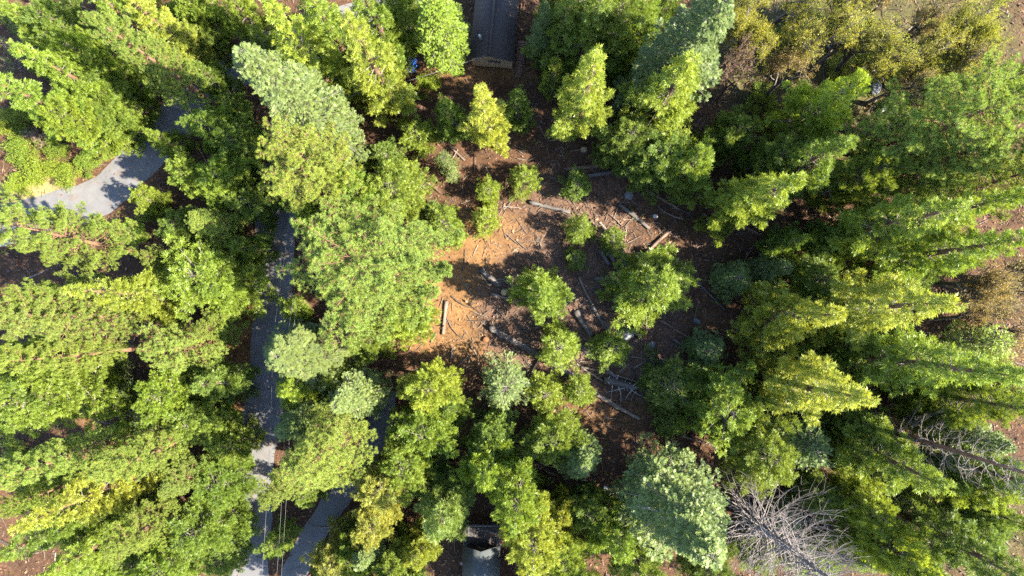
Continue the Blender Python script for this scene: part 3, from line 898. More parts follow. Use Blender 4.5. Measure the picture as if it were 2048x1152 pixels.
tree('cedar_round', 1710, 470, 12, 46, 'd', 'shaded cedar at the root of the upper pointed cedar')
tree('cedar_round', 1740, 700, 12, 48, 'd', 'dark cedar at the root of the lower pointed cedar')
tree('cedar', 1757, 806, 24, 70, 'y', 'golden tipped cedar below the wide yellow rimmed one')
tree('cedar_round', 1478, 825, 11, 74, 'g', 'round lit cedar at the lower right of the debris field')
tree('sapling', 1350, 776, 6, 48, 'd', 'dark round cedar beside the splintered spar')
tree('cedar_round', 1600, 770, 9, 44, 'd', 'dim cedar under the golden tipped cedar')
# --- clearing
tree('sapling', 888, 445, 6, 35, 'v', 'dense egg shaped sapling on the orange clearing')
tree('sapling', 971, 432, 5, 30, 'v', 'round sapling on the orange clearing, right of the egg shaped one')
tree('sapling', 862, 418, 3, 20, 'd', 'dark little sapling beside the egg shaped one')
tree('sapling', 1051, 346, 6, 33, 'g', 'half shaded sapling above the grey log')
tree('sapling', 976, 378, 4, 24, 'g', 'little sapling above the round clearing sapling')
tree('sapling', 1158, 366, 4, 28, 'd', 'dark sapling below the pair of shaded logs')
tree('sapling', 1162, 450, 5, 31, 'g', 'shaded sapling at the end of the grey log')
tree('sapling', 1227, 475, 3, 23, 'd', 'dark small sapling above the crossed logs')
tree('sapling', 1152, 516, 2, 20, 'd', 'lowest dark sapling above the bright clearing cedar')
tree('cedar_round', 1084, 580, 12, 62, 'v', 'bright cedar standing alone in the middle of the clearing')
tree('cedar_round', 1328, 570, 13, 92, 'v', 'large round cedar in the debris field above the root plate')
tree('sapling', 1122, 693, 6, 38, 'v', 'sapling beside the long fallen trunk')
tree('sapling', 1226, 697, 4, 34, 'g', 'loose sapling between root plate and long fallen trunk')
tree('fir_small', 1010, 778, 8, 51, 's', 'round grey green fir below the long fallen trunk')
tree('sapling', 1092, 793, 5, 36, 'v', 'sapling right of the round grey green fir')
tree('sapling', 1163, 785, 4, 28, 'v', 'small sapling left of the splintered spar')
tree('sapling', 1340, 853, 3, 28, 'g', 'pale shrubby sapling below the splintered spar')
# --- bottom middle
tree('fir', 683, 812, 15, 58, 's', 'rounded silvery fir above the golden tufted pine by the driveway')
tree('fir', 560, 862, 13, 52, 'b', 'bluish fir at the road edge by the golden tufted pine')
tree('pine', 592, 955, 22, 84, 'q', 'golden tufted pine over the mouth of the driveway')
tree('pine', 518, 1005, 20, 44, 'q', 'lower golden pine tip reaching over the road')
tree('cedar_round', 600, 1005, 8, 34, 'd', 'dark low cedar in the fork of road and driveway')
tree('cedar_round', 845, 785, 13, 50, 'y', 'yellow leafy tree left of the round grey green fir')
tree('cedar_round', 890, 830, 8, 44, 'd', 'dark cedar under the right side of the yellow leafy tree')
tree('cedar_round', 838, 875, 12, 56, 'g', 'cedar just below the yellow leafy tree')
tree('cedar_round', 805, 940, 12, 52, 'v', 'bright cedar right of the driveway')
tree('cedar_round', 752, 985, 12, 52, 'o', 'yellow green leafy tree beside the shaded driveway')
tree('cedar_round', 640, 1155, 13, 60, 'o', 'wide leafy tree at the bottom edge right of the driveway')
tree('cedar_round', 740, 1060, 10, 48, 'o', 'leafy tree at the bottom edge, second right of the driveway')
tree('fir', 720, 1135, 12, 42, 's', 'silvery fir at the bottom edge right of the wide leafy tree')
tree('bare', 775, 1110, 8, 36, 'd', 'brown leafless stems at the bottom edge')
tree('cedar', 862, 1062, 17, 68, 'd', 'large dark cedar left of the grey roofed cabin')
tree('cedar_round', 830, 1130, 11, 44, 'y', 'leafy tree with lit tips at the bottom edge left of the cabin')
tree('cedar_round', 960, 965, 16, 62, 'v', 'bright cedar hanging over the cabin deck')
tree('cedar_round', 1030, 1030, 16, 58, 'v', 'bright cedar right of the cabin deck')
tree('cedar_round', 985, 890, 9, 48, 'd', 'dark cedar between the grey green fir and the deck cedars')
tree('cedar_round', 1110, 885, 10, 52, 'g', 'half shaded cedar below the two small saplings')
tree('fir', 1172, 948, 13, 54, 'b', 'dark bluish fir beside the thick trunk shadow')
tree('cedar_round', 1065, 1110, 14, 66, 'y', 'leafy tree at the bottom edge right of the cabin')
tree('cedar_round', 1130, 1050, 10, 44, 'y', 'small leafy tree above the one right of the cabin')
tree('cedar_round', 1245, 1105, 13, 66, 'g', 'cedar at the bottom edge left of the big pale fir')
tree('fir', 1440, 1100, 24, 114, 's', 'big pale fir left of the bleached dead tree')
# --- lower right
tree('cedar_round', 1555, 925, 13, 66, 'g', 'cedar above the bleached dead tree')
tree('fir_small', 1640, 905, 11, 54, 'b', 'bluish fir below the golden tipped cedar')
tree('cedar', 1905, 958, 20, 72, 'g', 'cedar pointing right beside the fallen looking dead trunk')
tree('cedar_round', 1740, 850, 10, 52, 'd', 'dark cedar in the shade of the golden tipped cedar')
tree('dead', 1748, 1240, 28, 140, 'd', 'bleached bare dead tree at the bottom right')
tree('dead', 2130, 965, 28, 74, 'd', 'dead snag with a dark trunk at the right edge')
tree('bare', 1880, 845, 8, 50, 'd', 'pale leafless branches at the foot of the dark snag')
tree('oak', 1985, 835, 15, 66, 'g', 'thin green leafy tree beside the dark snag at the right edge')
tree('fir', 2035, 895, 16, 52, 'b', 'bluish fir at the right edge above the snag trunk')
tree('cedar_round', 2010, 985, 14, 50, 'g', 'green cedar at the right edge below the snag trunk')
tree('cedar_round', 1772, 1040, 11, 52, 'v', 'bright small cedar right of the bleached dead tree')
tree('cedar_round', 1860, 1145, 15, 50, 'v', 'bright cedar at the bottom edge right of the bleached dead tree')
tree('cedar_round', 1990, 1080, 9, 50, 'd', 'dark low cedar in the bottom right shade')
tree('cedar_round', 2060, 1060, 12, 46, 'd', 'dark cedar cut by the right edge near the bottom corner')
tree('bush', 1905, 1085, 1.6, 40, 'd', 'dim shrub on the mossy ground at lower right')
tree('bush', 1840, 985, 1.5, 30, 'y', 'mossy yellow shrub on the open ground at lower right')

# --- trees that stand at the frame's border, some added to cast shade
tree('cedar', 1135, -190, 22, 52, 'd', 'dark cedar added beyond the top edge to shade the house roof')  # added with its tip off frame so the house roof falls in shade
tree('cedar', 1190, -150, 22, 50, 'd', 'dark cedar added beyond the top edge for roof shade, its foot right of the house')  # second cedar added for the shade on the house roof
tree('cedar', 2130, 120, 24, 58, 'g', 'cedar beyond the right edge above the great dark pine')
tree('pine', 2150, 330, 24, 64, 'p', 'pine beyond the right edge behind the dark pines')
tree('cedar', 2170, 850, 25, 60, 'd', 'cedar beyond the right edge above the snag')
tree('cedar', 2150, 1010, 22, 56, 'd', 'cedar beyond the right edge below the snag')
tree('cedar', 2110, 1180, 22, 56, 'd', 'cedar beyond the bottom right corner')
tree('cedar', 1990, 1230, 20, 54, 'd', 'cedar beyond the bottom edge by the mossy ground')
tree('cedar', 1085, 1330, 19, 54, 'g', 'cedar added beyond the bottom edge to shade the cabin roof')  # added out of view, placed so its shadow covers the cabin roof
tree('cedar', 1165, 1320, 18, 52, 'g', 'second cedar added beyond the bottom edge to shade the cabin roof')  # also added out of view for shade on the cabin
tree('cedar', 1330, 1230, 18, 54, 'd', 'cedar beyond the bottom edge under the big pale fir')
tree('cedar', 780, 1230, 15, 48, 'd', 'cedar beyond the bottom edge left of the cabin')
tree('oak', 1640, -60, 14, 58, 'o', 'yellow oak beyond the top edge between the yellow oaks')
tree('oak', 1740, -30, 13, 52, 'o', 'yellow oak beyond the top edge above the gully')
tree('oak_sparse', 1830, -40, 14, 56, 'r', 'thin golden oak beyond the top edge')
tree('oak_sparse', 1650, 20, 12, 60, 'o', 'thin yellow oak shading the gully')
tree('oak_sparse', 1835, 70, 12, 62, 'o', 'thin yellow oak right of the gully shrub')
tree('oak', 1925, 90, 12, 55, 'o', 'leafy yellow oak among the tangled grey ones')
tree('oak_sparse', 2040, 90, 13, 56, 'r', 'thin oak at the right edge near the top corner')
tree('bare', 1855, 160, 9, 52, 'r', 'grey brushy tree above the loose young pine')
tree('bare', 1640, 180, 7, 44, 'd', 'grey twiggy tree under the golden thin oak')
tree('bush', 1700, 130, 1.6, 44, 'y', 'low yellowish shrub in the gully')
tree('bush', 1590, 60, 1.6, 44, 'd', 'low dark shrub below the top edge yellow oak')
tree('bush', 1810, 150, 1.6, 44, 'y', 'low yellowish shrub right of the gully boulders')

# --- more of the stand where soil would otherwise show
tree('cedar_round', 10, 10, 12, 48, 'g', 'cedar in the top left corner')
tree('cedar_round', 75, 20, 12, 46, 'd', 'dark cedar just right of the top left corner')
tree('bush', 120, 120, 2.2, 40, 'd', 'dim shrub between the grey thicket and the slanting pine')
tree('bush', 10, 240, 2.4, 40, 'g', 'shrub at the left edge below the left edge cedars')
tree('bush', 60, 215, 2.2, 36, 'g', 'shrub under the bright left edge cedar')
tree('cedar_round', 290, 110, 8, 40, 'g', 'low cedar in the shade of the slanting pine trunk')
tree('cedar_round', 505, 60, 9, 40, 'g', 'low cedar between the silvery fir and the bright top cedar')
tree('cedar_round', 400, 60, 7, 36, 'd', 'dark low cedar on the red floor near the top edge')
tree('cedar_round', 790, -10, 13, 44, 'g', 'cedar at the top edge left of the light green drooping tree')
tree('bush', 815, 20, 1.8, 34, 'g', 'shrub at the top edge left of the drooping tree')
tree('cedar_round', 1290, 30, 13, 48, 'g', 'cedar with lit tips at the top edge touching the blue grey fir')
tree('cedar_round', 1300, 170, 12, 44, 'd', 'dark cedar between the tall cedar and the broad bright cedar')
tree('cedar_round', 1350, -40, 12, 46, 'd', 'dark cedar at the top edge under the blue grey fir')
tree('oak', 1500, -20, 13, 50, 'o', 'yellow oak at the top edge beside the blue grey fir tip')
tree('bush', 1530, 190, 2.2, 40, 'd', 'dark shrub below the grey leafless tree')
tree('cedar_round', 690, 1140, 10, 46, 'g', 'cedar at the bottom edge by the silvery fir')
tree('cedar_round', 780, 1150, 10, 44, 'g', 'cedar at the bottom edge behind the brown leafless stems')
tree('cedar_round', 1130, 1130, 12, 54, 'g', 'cedar at the bottom edge between cabin tree and pale fir')
tree('cedar_round', 1180, 1040, 9, 44, 'd', 'dark low cedar between the bluish fir and the bottom edge')
tree('cedar_round', 1430, 1160, 10, 50, 'd', 'dark cedar at the bottom edge left of the bleached dead tree')
tree('cedar_round', 1540, 1130, 7, 48, 'd', 'low dark cedar beneath the bleached dead tree')
tree('fir_small', 1590, 1060, 6, 44, 's', 'pale young fir beneath the bleached branches')
tree('cedar_round', 1660, 1010, 8, 40, 'd', 'dark low cedar above the bleached branches')
tree('cedar_round', 1650, 1130, 7, 44, 'g', 'low cedar under the tip of the bleached dead tree')
tree('cedar_round', 540, 1100, 6, 30, 'g', 'small cedar in the fork of road and driveway near the bottom')
tree('cedar_round', 1850, 560, 8, 44, 'd', 'dark low cedar between the upper and middle pointed cedars')
tree('cedar_round', 1830, 690, 8, 46, 'd', 'dark low cedar between the middle and lower pointed cedars')
tree('cedar_round', 1900, 800, 8, 46, 'd', 'dark low cedar below the lower pointed cedar')
tree('cedar_round', 1990, 350, 8, 44, 'd', 'dark low cedar at the right edge under the dark pines')
tree('cedar_round', 1960, 500, 9, 44, 'g', 'low cedar above the grey leafless oak')

tree('oak_sparse', 2060, 545, 9, 66, 'r', 'golden twiggy oak on the right edge beside the grey oak')
tree('oak_sparse', 2050, 650, 8, 66, 'r', 'rusty twiggy oak on the right edge past the middle cedar tip')
tree('oak_sparse', 2000, 600, 7, 60, 'r', 'low twiggy oak touching the middle cedar tip')
tree('bare', 2030, 590, 6, 50, 'd', 'grey brush between the twiggy oaks at the right edge')
tree('bush', 2010, 720, 2.2, 46, 'g', 'green shrub below the twiggy oaks at the right edge')
tree('bush', 2040, 780, 2.2, 46, 'g', 'green shrub at the right edge above the snag')
tree('bush', 2035, 330, 1.8, 40, 'd', 'dim shrub at the right edge by the tan stump')
tree('oak_sparse', 1720, 60, 10, 60, 'o', 'thin oak over the upper gully boulder')
tree('oak', 1960, 10, 12, 60, 'o', 'yellow oak at the top edge near the right corner')
tree('bush', 1940, 170, 1.8, 46, 'y', 'yellowish shrub under the thin golden oak')
tree('bush', 2030, 150, 1.8, 46, 'd', 'dark shrub at the right edge above the great pine')

tree('cedar', 560, 1330, 20, 50, 'g', 'cedar added beyond the bottom edge to shade the lower road')  # added with its crown out of view, to throw shade on the road
tree('cedar', 664, 1367, 20, 50, 'g', 'second cedar added beyond the bottom edge to shade the lower road')  # another out-of-view crown added to shade the road
tree('cedar_round', 395, 128, 9, 40, 'd', 'dark cedar hiding the side road below the slanting pine')
tree('cedar_round', 430, 192, 8, 38, 'd', 'dark low cedar between side road and golden tufted pine')

tree('cedar_round', 150, 1155, 12, 60, 'g', 'cedar at the bottom edge between yellow cedar and pale pine')
tree('cedar_round', 255, 1135, 9, 54, 'd', 'dark cedar at the bottom edge under the pale tufted pine')
tree('cedar_round', 15, 1010, 12, 52, 'g', 'cedar at the left edge between the yellow cedar and the pine')
tree('bush', 20, 915, 2.4, 44, 'g', 'shrub at the left edge under the dark cedar')
tree('cedar_round', -10, 720, 9, 46, 'g', 'low cedar at the left edge under the long pale trunk')
tree('bush', 60, 740, 2.2, 40, 'd', 'dim shrub beneath the left edge pine with the pale trunk')
tree('cedar', 170, -85, 17, 46, 'g', 'cedar beyond the top edge above the slanting pine')
tree('cedar', 300, -80, 16, 46, 'g', 'cedar beyond the top edge above the leafless tangle')
tree('bare', 15, 95, 4, 44, 'd', 'grey brush at the left edge near the top corner')
tree('bush', 70, 110, 2.0, 40, 'd', 'dim shrub at the foot of the grey thicket in the top left')
tree('bush', 20, 30, 2.0, 44, 'd', 'dim shrub hidden in the top left corner')
tree('cedar_round', 625, 80, 10, 46, 'g', 'low cedar between the bright top cedars and the silvery fir')
tree('bush', 360, 505, 2.4, 36, 'd', 'dim shrub left of the shaded road verge cedar')
tree('bush', 1830, 590, 2.2, 40, 'd', 'dim shrub at the foot of the middle pointed cedar')
tree('bush', 1960, 1120, 2.0, 46, 'd', 'dim shrub at the bottom edge near the right corner')
tree('bush', 1640, 1080, 1.8, 40, 'd', 'dim shrub beneath the bleached dead tree')
tree('bush', 1740, 1120, 1.8, 40, 'g', 'green shrub at the bottom edge beneath the bleached twigs')
tree('bush', 1150, 1095, 2.0, 40, 'd', 'dim shrub in the gap left of the big pale fir')

_use = {}
for i, (kind, u, v, h, rpx, col, label) in enumerate(T):
    h = h * KH
    x, y = at(u, v, h)
    rad = rpx * (CH - .5 * h) / FPX * {'sapling': 1.04, 'cedar_round': 1.03, 'cedar': 1.24, 'fir': 1.06, 'pine': 1.03 if u > 450 else .88}.get(kind, 1.0)
    lib = LIB[kind]
    rr = random.Random(1000 + i)
    sc = [abs(math.log((h / rad) / (q['H'] / q['R']))) + rr.random() * .5 for q in lib]
    q = lib[sc.index(min(sc))]
    e = bpy.data.objects.new(NAME[kind], None)
    COL.objects.link(e)
    e.empty_display_size = .5
    e.location = (x, y, float(gz(x, y)))
    e.rotation_euler = (rr.uniform(-.02, .02), rr.uniform(-.02, .02), rr.uniform(0, 6.283))
    sxy = rad / q['R']
    e.scale = (sxy, sxy, h / q['H'])
    tag(e, label, CAT[kind], GRP[kind])
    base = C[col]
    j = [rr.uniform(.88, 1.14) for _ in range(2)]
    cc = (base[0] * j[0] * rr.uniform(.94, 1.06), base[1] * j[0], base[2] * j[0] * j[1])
    for pn, me in q['parts']:
        obj(pn, me, e, None, cc)

# ------------------------------------------------------------------ fallen logs
def place_along(o, a, b):
    """object whose length runs along local z, from point a to point b"""
    d = (b - a)
    o.location = a
    o.rotation_euler = d.to_track_quat('Z', 'Y').to_euler()

def log_mesh(L, d, seed, mat, taper=.85, bend=.03, sides=10, ragged=.0):
    r = np.random.default_rng(seed)
    n = max(6, int(L / .5))
    z = np.linspace(0, L, n)
    ph = r.random(2) * 6.28
    pts = np.stack([bend * L * np.sin(z / L * 3.1) * math.cos(ph[0]), bend * .3 * L * np.sin(z / L * 3.1) * math.sin(ph[0]), z], -1)
    rad = d / 2 * np.linspace(1, taper, n) * (1 + r.normal(size=n) * .05)
    g = Geo(); tube(g, pts, rad, sides, .5)
    V = g.v[0]
    V[:n * sides] += r.normal(size=(n * sides, 3)) * d * .035
    if ragged:
        V[(n - 1) * sides:n * sides, 2] += r.uniform(-ragged, ragged, sides)
        V[:sides, 2] += r.uniform(-ragged, ragged, sides)
    return g.mesh('log', mat, False)

def stub_mesh(L, d, mat):
    g = Geo(); tube(g, [(0, 0, 0), (0, 0, L * .6), (.04 * L, 0, L)], (d / 2, d / 2.6, d / 4), 6, .6)
    return g.mesh('branch_stub', mat)

LOGS = [  # ends in pixels, thickness px, material, label, extra height of both ends (m)
    (893, 602, 886, 669, 8.5, 'log_pale', 'straight pale log lying up and down the orange clearing', .0),
    (872, 667, 862, 684, 5.5, 'log_pale', 'short pale post left of the straight pale log', .0),
    (905, 697, 901, 722, 6, 'log_pale', 'short pale log end below the straight pale log', .0),
    (979, 655, 1166, 762, 15, 'log_grey', 'long thick fallen trunk crossing the lower clearing', .0),
    (1186, 783, 1280, 838, 10, 'log_pale', 'pale log continuing the line of the long fallen trunk', .0),
    (1058, 404, 1140, 424, 9, 'log_grey', 'grey log ending at the shaded sapling', .0),
    (1236, 409, 1297, 457, 9, 'log_grey', 'grey log slanting down right in the upper debris', .0),
    (1337, 463, 1262, 538, 8, 'log_brown', 'log slanting down left beneath the large round cedar', .15),
    (1130, 339, 1224, 328, 9, 'log_brown', 'upper of the two parallel shaded logs', .0),
    (1168, 353, 1226, 344, 10, 'log_grey', 'lower of the two parallel shaded logs', .0),
    (1199, 499, 1219, 531, 10, 'log_grey', 'left of the two short logs in a V', .0),
    (1216, 503, 1235, 541, 9, 'log_grey', 'right of the two short logs in a V', .2),
    (1157, 554, 1186, 611, 6.5, 'log_pale', 'thin pale log right of the lone bright cedar', .1),
    (1184, 610, 1214, 662, 8, 'log_grey', 'grey log carrying on below the thin pale one', .0),
    (1149, 621, 1183, 674, 14, 'log_grey', 'thick short grey log in the middle of the debris', .0),
    (1118, 614, 1164, 594, 7, 'log_brown', 'log poking out right of the lone bright cedar', .1),
    (1188, 557, 1238, 561, 8, 'log_grey', 'level log left of the large round cedar', .0),
    (1157, 689, 1233, 757, 11, 'log_grey', 'grey log right of the sapling by the long trunk', .0),
    (1160, 733, 1277, 765, 5, 'log_pale', 'slender pale pole above the splintered spar', .25),
    (1266, 737, 1310, 711, 5, 'log_pale', 'slender grey stick log left of the dark round cedar', .1),
    (1125, 633, 1068, 657, 9, 'log_brown', 'broken brown log below the lone bright cedar', .0),
    (960, 538, 1001, 573, 14, 'log_grey', 'thick grey log in the shade left of the lone bright cedar', .0),
    (982, 588, 1022, 599, 8, 'log_pale', 'reddish squared timber left of the lone bright cedar', .0),
    (1086, 703, 1062, 747, 5, 'log_pale', 'thin pale branch leaning over the long fallen trunk', .4),
    (1444, 277, 1502, 261, 11, 'log_brown', 'log among the dim cedars at the upper right', .0),
    (1040, 907, 1112, 951, 8, 'log_brown', 'brown log in the gap left of the dark bluish fir', .0),
    (1346, 679, 1374, 697, 6, 'log_grey', 'short log next to the bluish low firs', .0),
    (1740, 974, 1872, 1024, 4, 'log_pale', 'very thin pale pole on the mossy ground', .15),
    (1792, 1096, 1922, 1074, 4.5, 'log_grey', 'thin crooked branch near the bottom right', .1),
    (898, 293, 930, 322, 5, 'log_pale', 'pale fallen branch beside the small bluish firs', .1),
    (1285, 735, 1262, 800, 6, 'log_brown', 'dark log running down beside the splintered spar', .0),
    (994, 614, 995, 661, 2.6, 'log_pale', 'thin straight stick standing out on the clearing shadow', .05),
    (1200, 690, 1165, 665, 6, 'log_brown', 'small brown log under the loose sapling', .0),
    (1300, 700, 1340, 735, 5, 'log_brown', 'thin brown log in the debris right of the root plate', .0),
    (1095, 770, 1050, 735, 6, 'log_brown', 'brown branch tucked below the long fallen trunk', .0),
    (1090, 935, 1065, 880, 5, 'log_brown', 'thin log between the half shaded cedar and the dark cedar', .0),
    (1360, 870, 1462, 905, 6, 'log_brown', 'dark trunk shadow modelled as a log above the big pale fir', .0),  # dark wood standing in for a trunk's cast shadow
    (345, 25, 385, 75, 12, 'log_pale', 'pale brown log on the red floor near the top edge', .1),
    (1470, 445, 1520, 470, 7, 'log_brown', 'log in the shade below the slanting yellow tipped cedar', .0),
    (1225, 688, 1270, 690, 4.5, 'log_grey', 'thin level log just above the slender pale pole', .1),
    (1098, 655, 1150, 702, 6, 'log_brown', 'thin dark log left of the thick short grey log', .0),
    (1290, 560, 1225, 600, 6, 'log_brown', 'dark log running under the large round cedar', .0),
    (1205, 640, 1265, 720, 5, 'log_grey', 'long thin grey log passing left of the big dark boulder', .15),
    (1320, 640, 1400, 690, 6, 'log_brown', 'brown log on the open ground right of the root plate', .0),
    (1300, 720, 1390, 742, 5, 'log_grey', 'long thin grey log above the dark round cedar', .1),
    (1180, 440, 1250, 520, 6, 'log_brown', 'dark log slanting between the shaded sapling and V logs', .0),
    (1290, 380, 1360, 420, 7, 'log_brown', 'dark log below the half shaded cedars at upper right', .0),
    (1390, 560, 1450, 620, 6, 'log_grey', 'grey log left of the bluish young fir', .0),
    (1420, 660, 1500, 690, 5, 'log_brown', 'thin log on the sunny strip right of the debris', .0),
]
for i, (u1, v1, u2, v2, d, mt, lab, lift) in enumerate(LOGS):
    dm = d * mpx()
    a, b_ = G3(u1, v1, dm * .25 + lift * .3), G3(u2, v2, dm * .25 + lift)
    L = (b_ - a).length
    e = bpy.data.objects.new('fallen_log', None); COL.objects.link(e)
    place_along(e, a, b_)
    tag(e, lab, 'log', 'fallen logs')
    obj('log_stem', log_mesh(L, dm, 300 + i, M[mt], .8 if d > 6 else .6, .02 if d < 12 else .012, 10, dm * .35 if d > 5 else .02), e)
    rr = np.random.default_rng(900 + i)
    for k in range(int(rr.integers(1, 4)) if L > 2.5 else 0):
        s_ = obj('branch_stub', stub_mesh(dm * rr.uniform(.8, 2.2) + .1, dm * .28, M[mt]), e)
        s_.location = (0, 0, L * rr.uniform(.15, .85)); s_.rotation_euler = (rr.uniform(1.0, 1.9), 0, rr.uniform(0, 6.28))

# splintered spar
a, b_ = G3(1208, 758, .55), G3(1274, 775, .75)
e = bpy.data.objects.new('splintered_spar', None); COL.objects.link(e); place_along(e, a, b_)
tag(e, 'splintered grey spar bristling with white broken branch ends', 'log')
L = (b_ - a).length
obj('log_stem', log_mesh(L, .85, 777, M['log_grey'], .8, .01, 12, .3), e)
rr = np.random.default_rng(5)
g = Geo()
tube(g, [(0, 0, 0), (.02, 0, .25), (.03, .02, .5)], (.045, .03, .006), 5, .6)
spk = g.mesh('broken_branch', M['white'])
for k in range(30):
    s_ = obj('broken_branch', spk, e)
    s_.location = (rr.normal() * .12, rr.normal() * .12, L * rr.random()); s_.rotation_euler = (rr.uniform(.9, 1.6), 0, rr.uniform(0, 6.28)); q = rr.uniform(.9, 1.9); s_.scale = (q * 1.2, q * 1.2, q)
for k, (u, v) in enumerate(((1222, 797), (1240, 806), (1262, 790), (1298, 800), (1285, 786), (1212, 785), (1250, 800))):
    p0 = np.array(a.lerp(b_, .25 + .11 * k)); p2 = np.array(G3(u, v, .15))
    g = Geo(); mid = (p0 + p2) / 2 + np.array([rr.normal() * .25, rr.normal() * .25, .25])
    tube(g, bezier(p0, mid, p2, 6), np.linspace(.06, .02, 6), 5, .7)
    br = obj('long_branch', g.mesh('long_branch', M['white']), e)
    br.matrix_parent_inverse = Matrix.Identity(4)
    e_m = Matrix.LocRotScale(e.location, e.rotation_euler, None)
    br.matrix_local = e_m.inverted()

# ------------------------------------------------------------------ rocks, root plate, stumps
import bmesh
def rock_mesh(seed, sx, sy, sz, mat):
    r = np.random.default_rng(seed)
    bm = bmesh.new(); bmesh.ops.create_icosphere(bm, subdivisions=3, radius=1.0)
    w = r.normal(size=(6, 3)) * 1.6; ph = r.random(6) * 6.28
    cuts = nrm(r.normal(size=(9, 3)) + np.array([0, 0, .4]))
    for v in bm.verts:
        c = np.array(v.co)
        k = 1 + .09 * float(np.sin(w @ c + ph).sum() / 2)
        c = c * k
        for q in cuts:                      # flat faces broken off the stone
            h = float(c @ q) - .78
            if h > 0:
                c = c - q * h * .9
        v.co = (c[0] * sx, c[1] * sy, c[2] * sz)
    me = bpy.data.meshes.new('rock'); bm.to_mesh(me); bm.free(); me.materials.append(mat)
    return me
ROCKS = [
    (1250, 668, 20, 13, .9, 'big dark boulder beside the root plate'),
    (1247, 522, 10, 9, .6, 'round grey boulder between the V logs and round cedar'),
    (1257, 391, 11, 9, .6, 'pale grey boulder near the upper debris log'),
    (1302, 690, 12, 8, .5, 'flat grey rock right of the root plate'),
    (1214, 980, 12, 8, .6, 'dark angular block beside the bluish fir shadow'),
    (971, 679, 8, 7, .35, 'round brown rock just below the long fallen trunk'),
    (1735, 100, 20, 13, 1.0, 'upper grey boulder of the gully'),
    (1748, 175, 14, 18, 1.0, 'long grey boulder in the middle of the gully'),
    (1760, 215, 16, 11, .8, 'broad boulder low in the gully'),
    (1700, 92, 12, 10, .7, 'small boulder left of the upper gully boulder'),
    (1775, 250, 11, 9, .6, 'lowest small boulder in the gully'),
    (1660, 95, 10, 8, .5, 'lone rock left of the gully boulders'),
    (1310, 433, 6, 5, .25, 'small white stone above the stick log'),
    (1240, 728, 5, 5, .25, 'small stone by the slender pale pole'),
    (1395, 642, 9, 6, .4, 'grey rock on the sunny strip below the round cedar'),
    (1830, 1040, 12, 9, .5, 'rock on the mossy ground at lower right'),
    (1880, 1100, 10, 8, .5, 'rock by the crooked branch at bottom right'),
]
for i, (u, v, a1, b1, h, lab) in enumerate(ROCKS):
    o = obj('rock', rock_mesh(40 + i, a1 * mpx(), b1 * mpx(), h, M['rock'] if 'brown' not in lab and 'white' not in lab else (M['rot'] if 'brown' in lab else M['white'])), None, G3(u, v, h * .25))
    o.rotation_euler = (0, 0, i * 1.3)
    tag(o, lab, 'rock', 'rocks and boulders')

e = bpy.data.objects.new('root_plate', None); COL.objects.link(e); e.location = G3(1283, 652)
tag(e, 'upturned red rotten root plate in the debris field', 'root')
rr = np.random.default_rng(8)
g = Geo()
for k in range(26):
    az = rr.uniform(0, 6.28); L = rr.uniform(.7, 1.9)
    d = np.array([math.cos(az) * .75, math.sin(az), abs(rr.normal()) * .5])
    tube(g, bezier(np.array([0, 0, .3]), d * L * .5 + UP * .5, d * L + rr.normal(size=3) * .2 + UP * .15, 5), np.linspace(.16, .03, 5), 5, rr.random())
obj('roots', g.mesh('roots', M['rot']), e)
g = Geo(); tube(g, [(0, 0, -.2), (.05, 0, .5), (.1, .05, 1.1), (.12, .05, 1.45)], (.75, .6, .5, .3), 9, .5)
V = g.v[0]; V += rr.normal(size=V.shape) * .1
obj('stump', g.mesh('stump', M['rot']), e)
for k in range(12):
    az = rr.uniform(0, 6.28); g = Geo()
    p = np.array([math.cos(az) * .5, math.sin(az) * .5, 1.0]); tube(g, [p, p + np.array([0, 0, rr.uniform(.3, .8)]) + rr.normal(size=3) * .15], (.08, .01), 4, rr.random())
    obj('splinter', g.mesh('splinter', M['splinter'] if k % 3 == 0 else M['rot']), e)

for u, v, d, lab in ((858, 585, 8, 'cut grey stump at the left rim of the clearing'), (1008, 585, 9, 'pale stump by the squared timber'), (1167, 300, 9, 'red stump below the tall cedar with bare trunk'), (1995, 322, 14, 'tan stump on the dark ground under the dark pines')):
    e = bpy.data.objects.new('tree_stump', None); COL.objects.link(e); e.location = G3(u, v); tag(e, lab, 'stump', 'tree stumps')
    g = Geo(); R0 = d * mpx() / 2 * 1.5; tube(g, [(0, 0, -.1), (0, 0, .12), (0, 0, .5)], (R0 * 1.3, R0 * 1.05, R0), 10, .5)
    V = g.v[0]; V += np.random.default_rng(int(u)).normal(size=V.shape) * .04
    obj('stump_bark', g.mesh('stump_bark', M['log_brown']), e)
    g = Geo(); tube(g, [(0, 0, .5), (0, 0, .56)], (R0 * .92, R0 * .88), 10, .5); obj('cut_face', g.mesh('cut_face', M['splinter']), e)

# white bucket
e = bpy.data.objects.new('bucket', None); COL.objects.link(e); e.location = G3(1046, 690); e.rotation_euler = (.35, .2, 0)
tag(e, 'small round white bucket beside the long fallen trunk', 'bucket')
g = Geo(); tube(g, [(0, 0, 0), (0, 0, .45)], (.25, .31), 20, .5, cap=False); tube(g, [(0, 0, .45), (0, 0, .02)], (.29, .23), 20, .5, cap=False)
obj('bucket_wall', g.mesh('bucket_wall', M['white'], True), e)
g = Geo(); tube(g, [(0, 0, .42), (0, 0, .47)], (.34, .34), 20, .5, cap=False); tube(g, [(0, 0, .47), (0, 0, .47001)], (.34, .29), 20, .5, cap=False); obj('rim', g.mesh('rim', M['white'], True), e)
g = Geo(); tube(g, [(0, 0, .01), (0, 0, .04)], (.22, .22), 20, .5); obj('bottom', g.mesh('bottom', M['dark']), e)

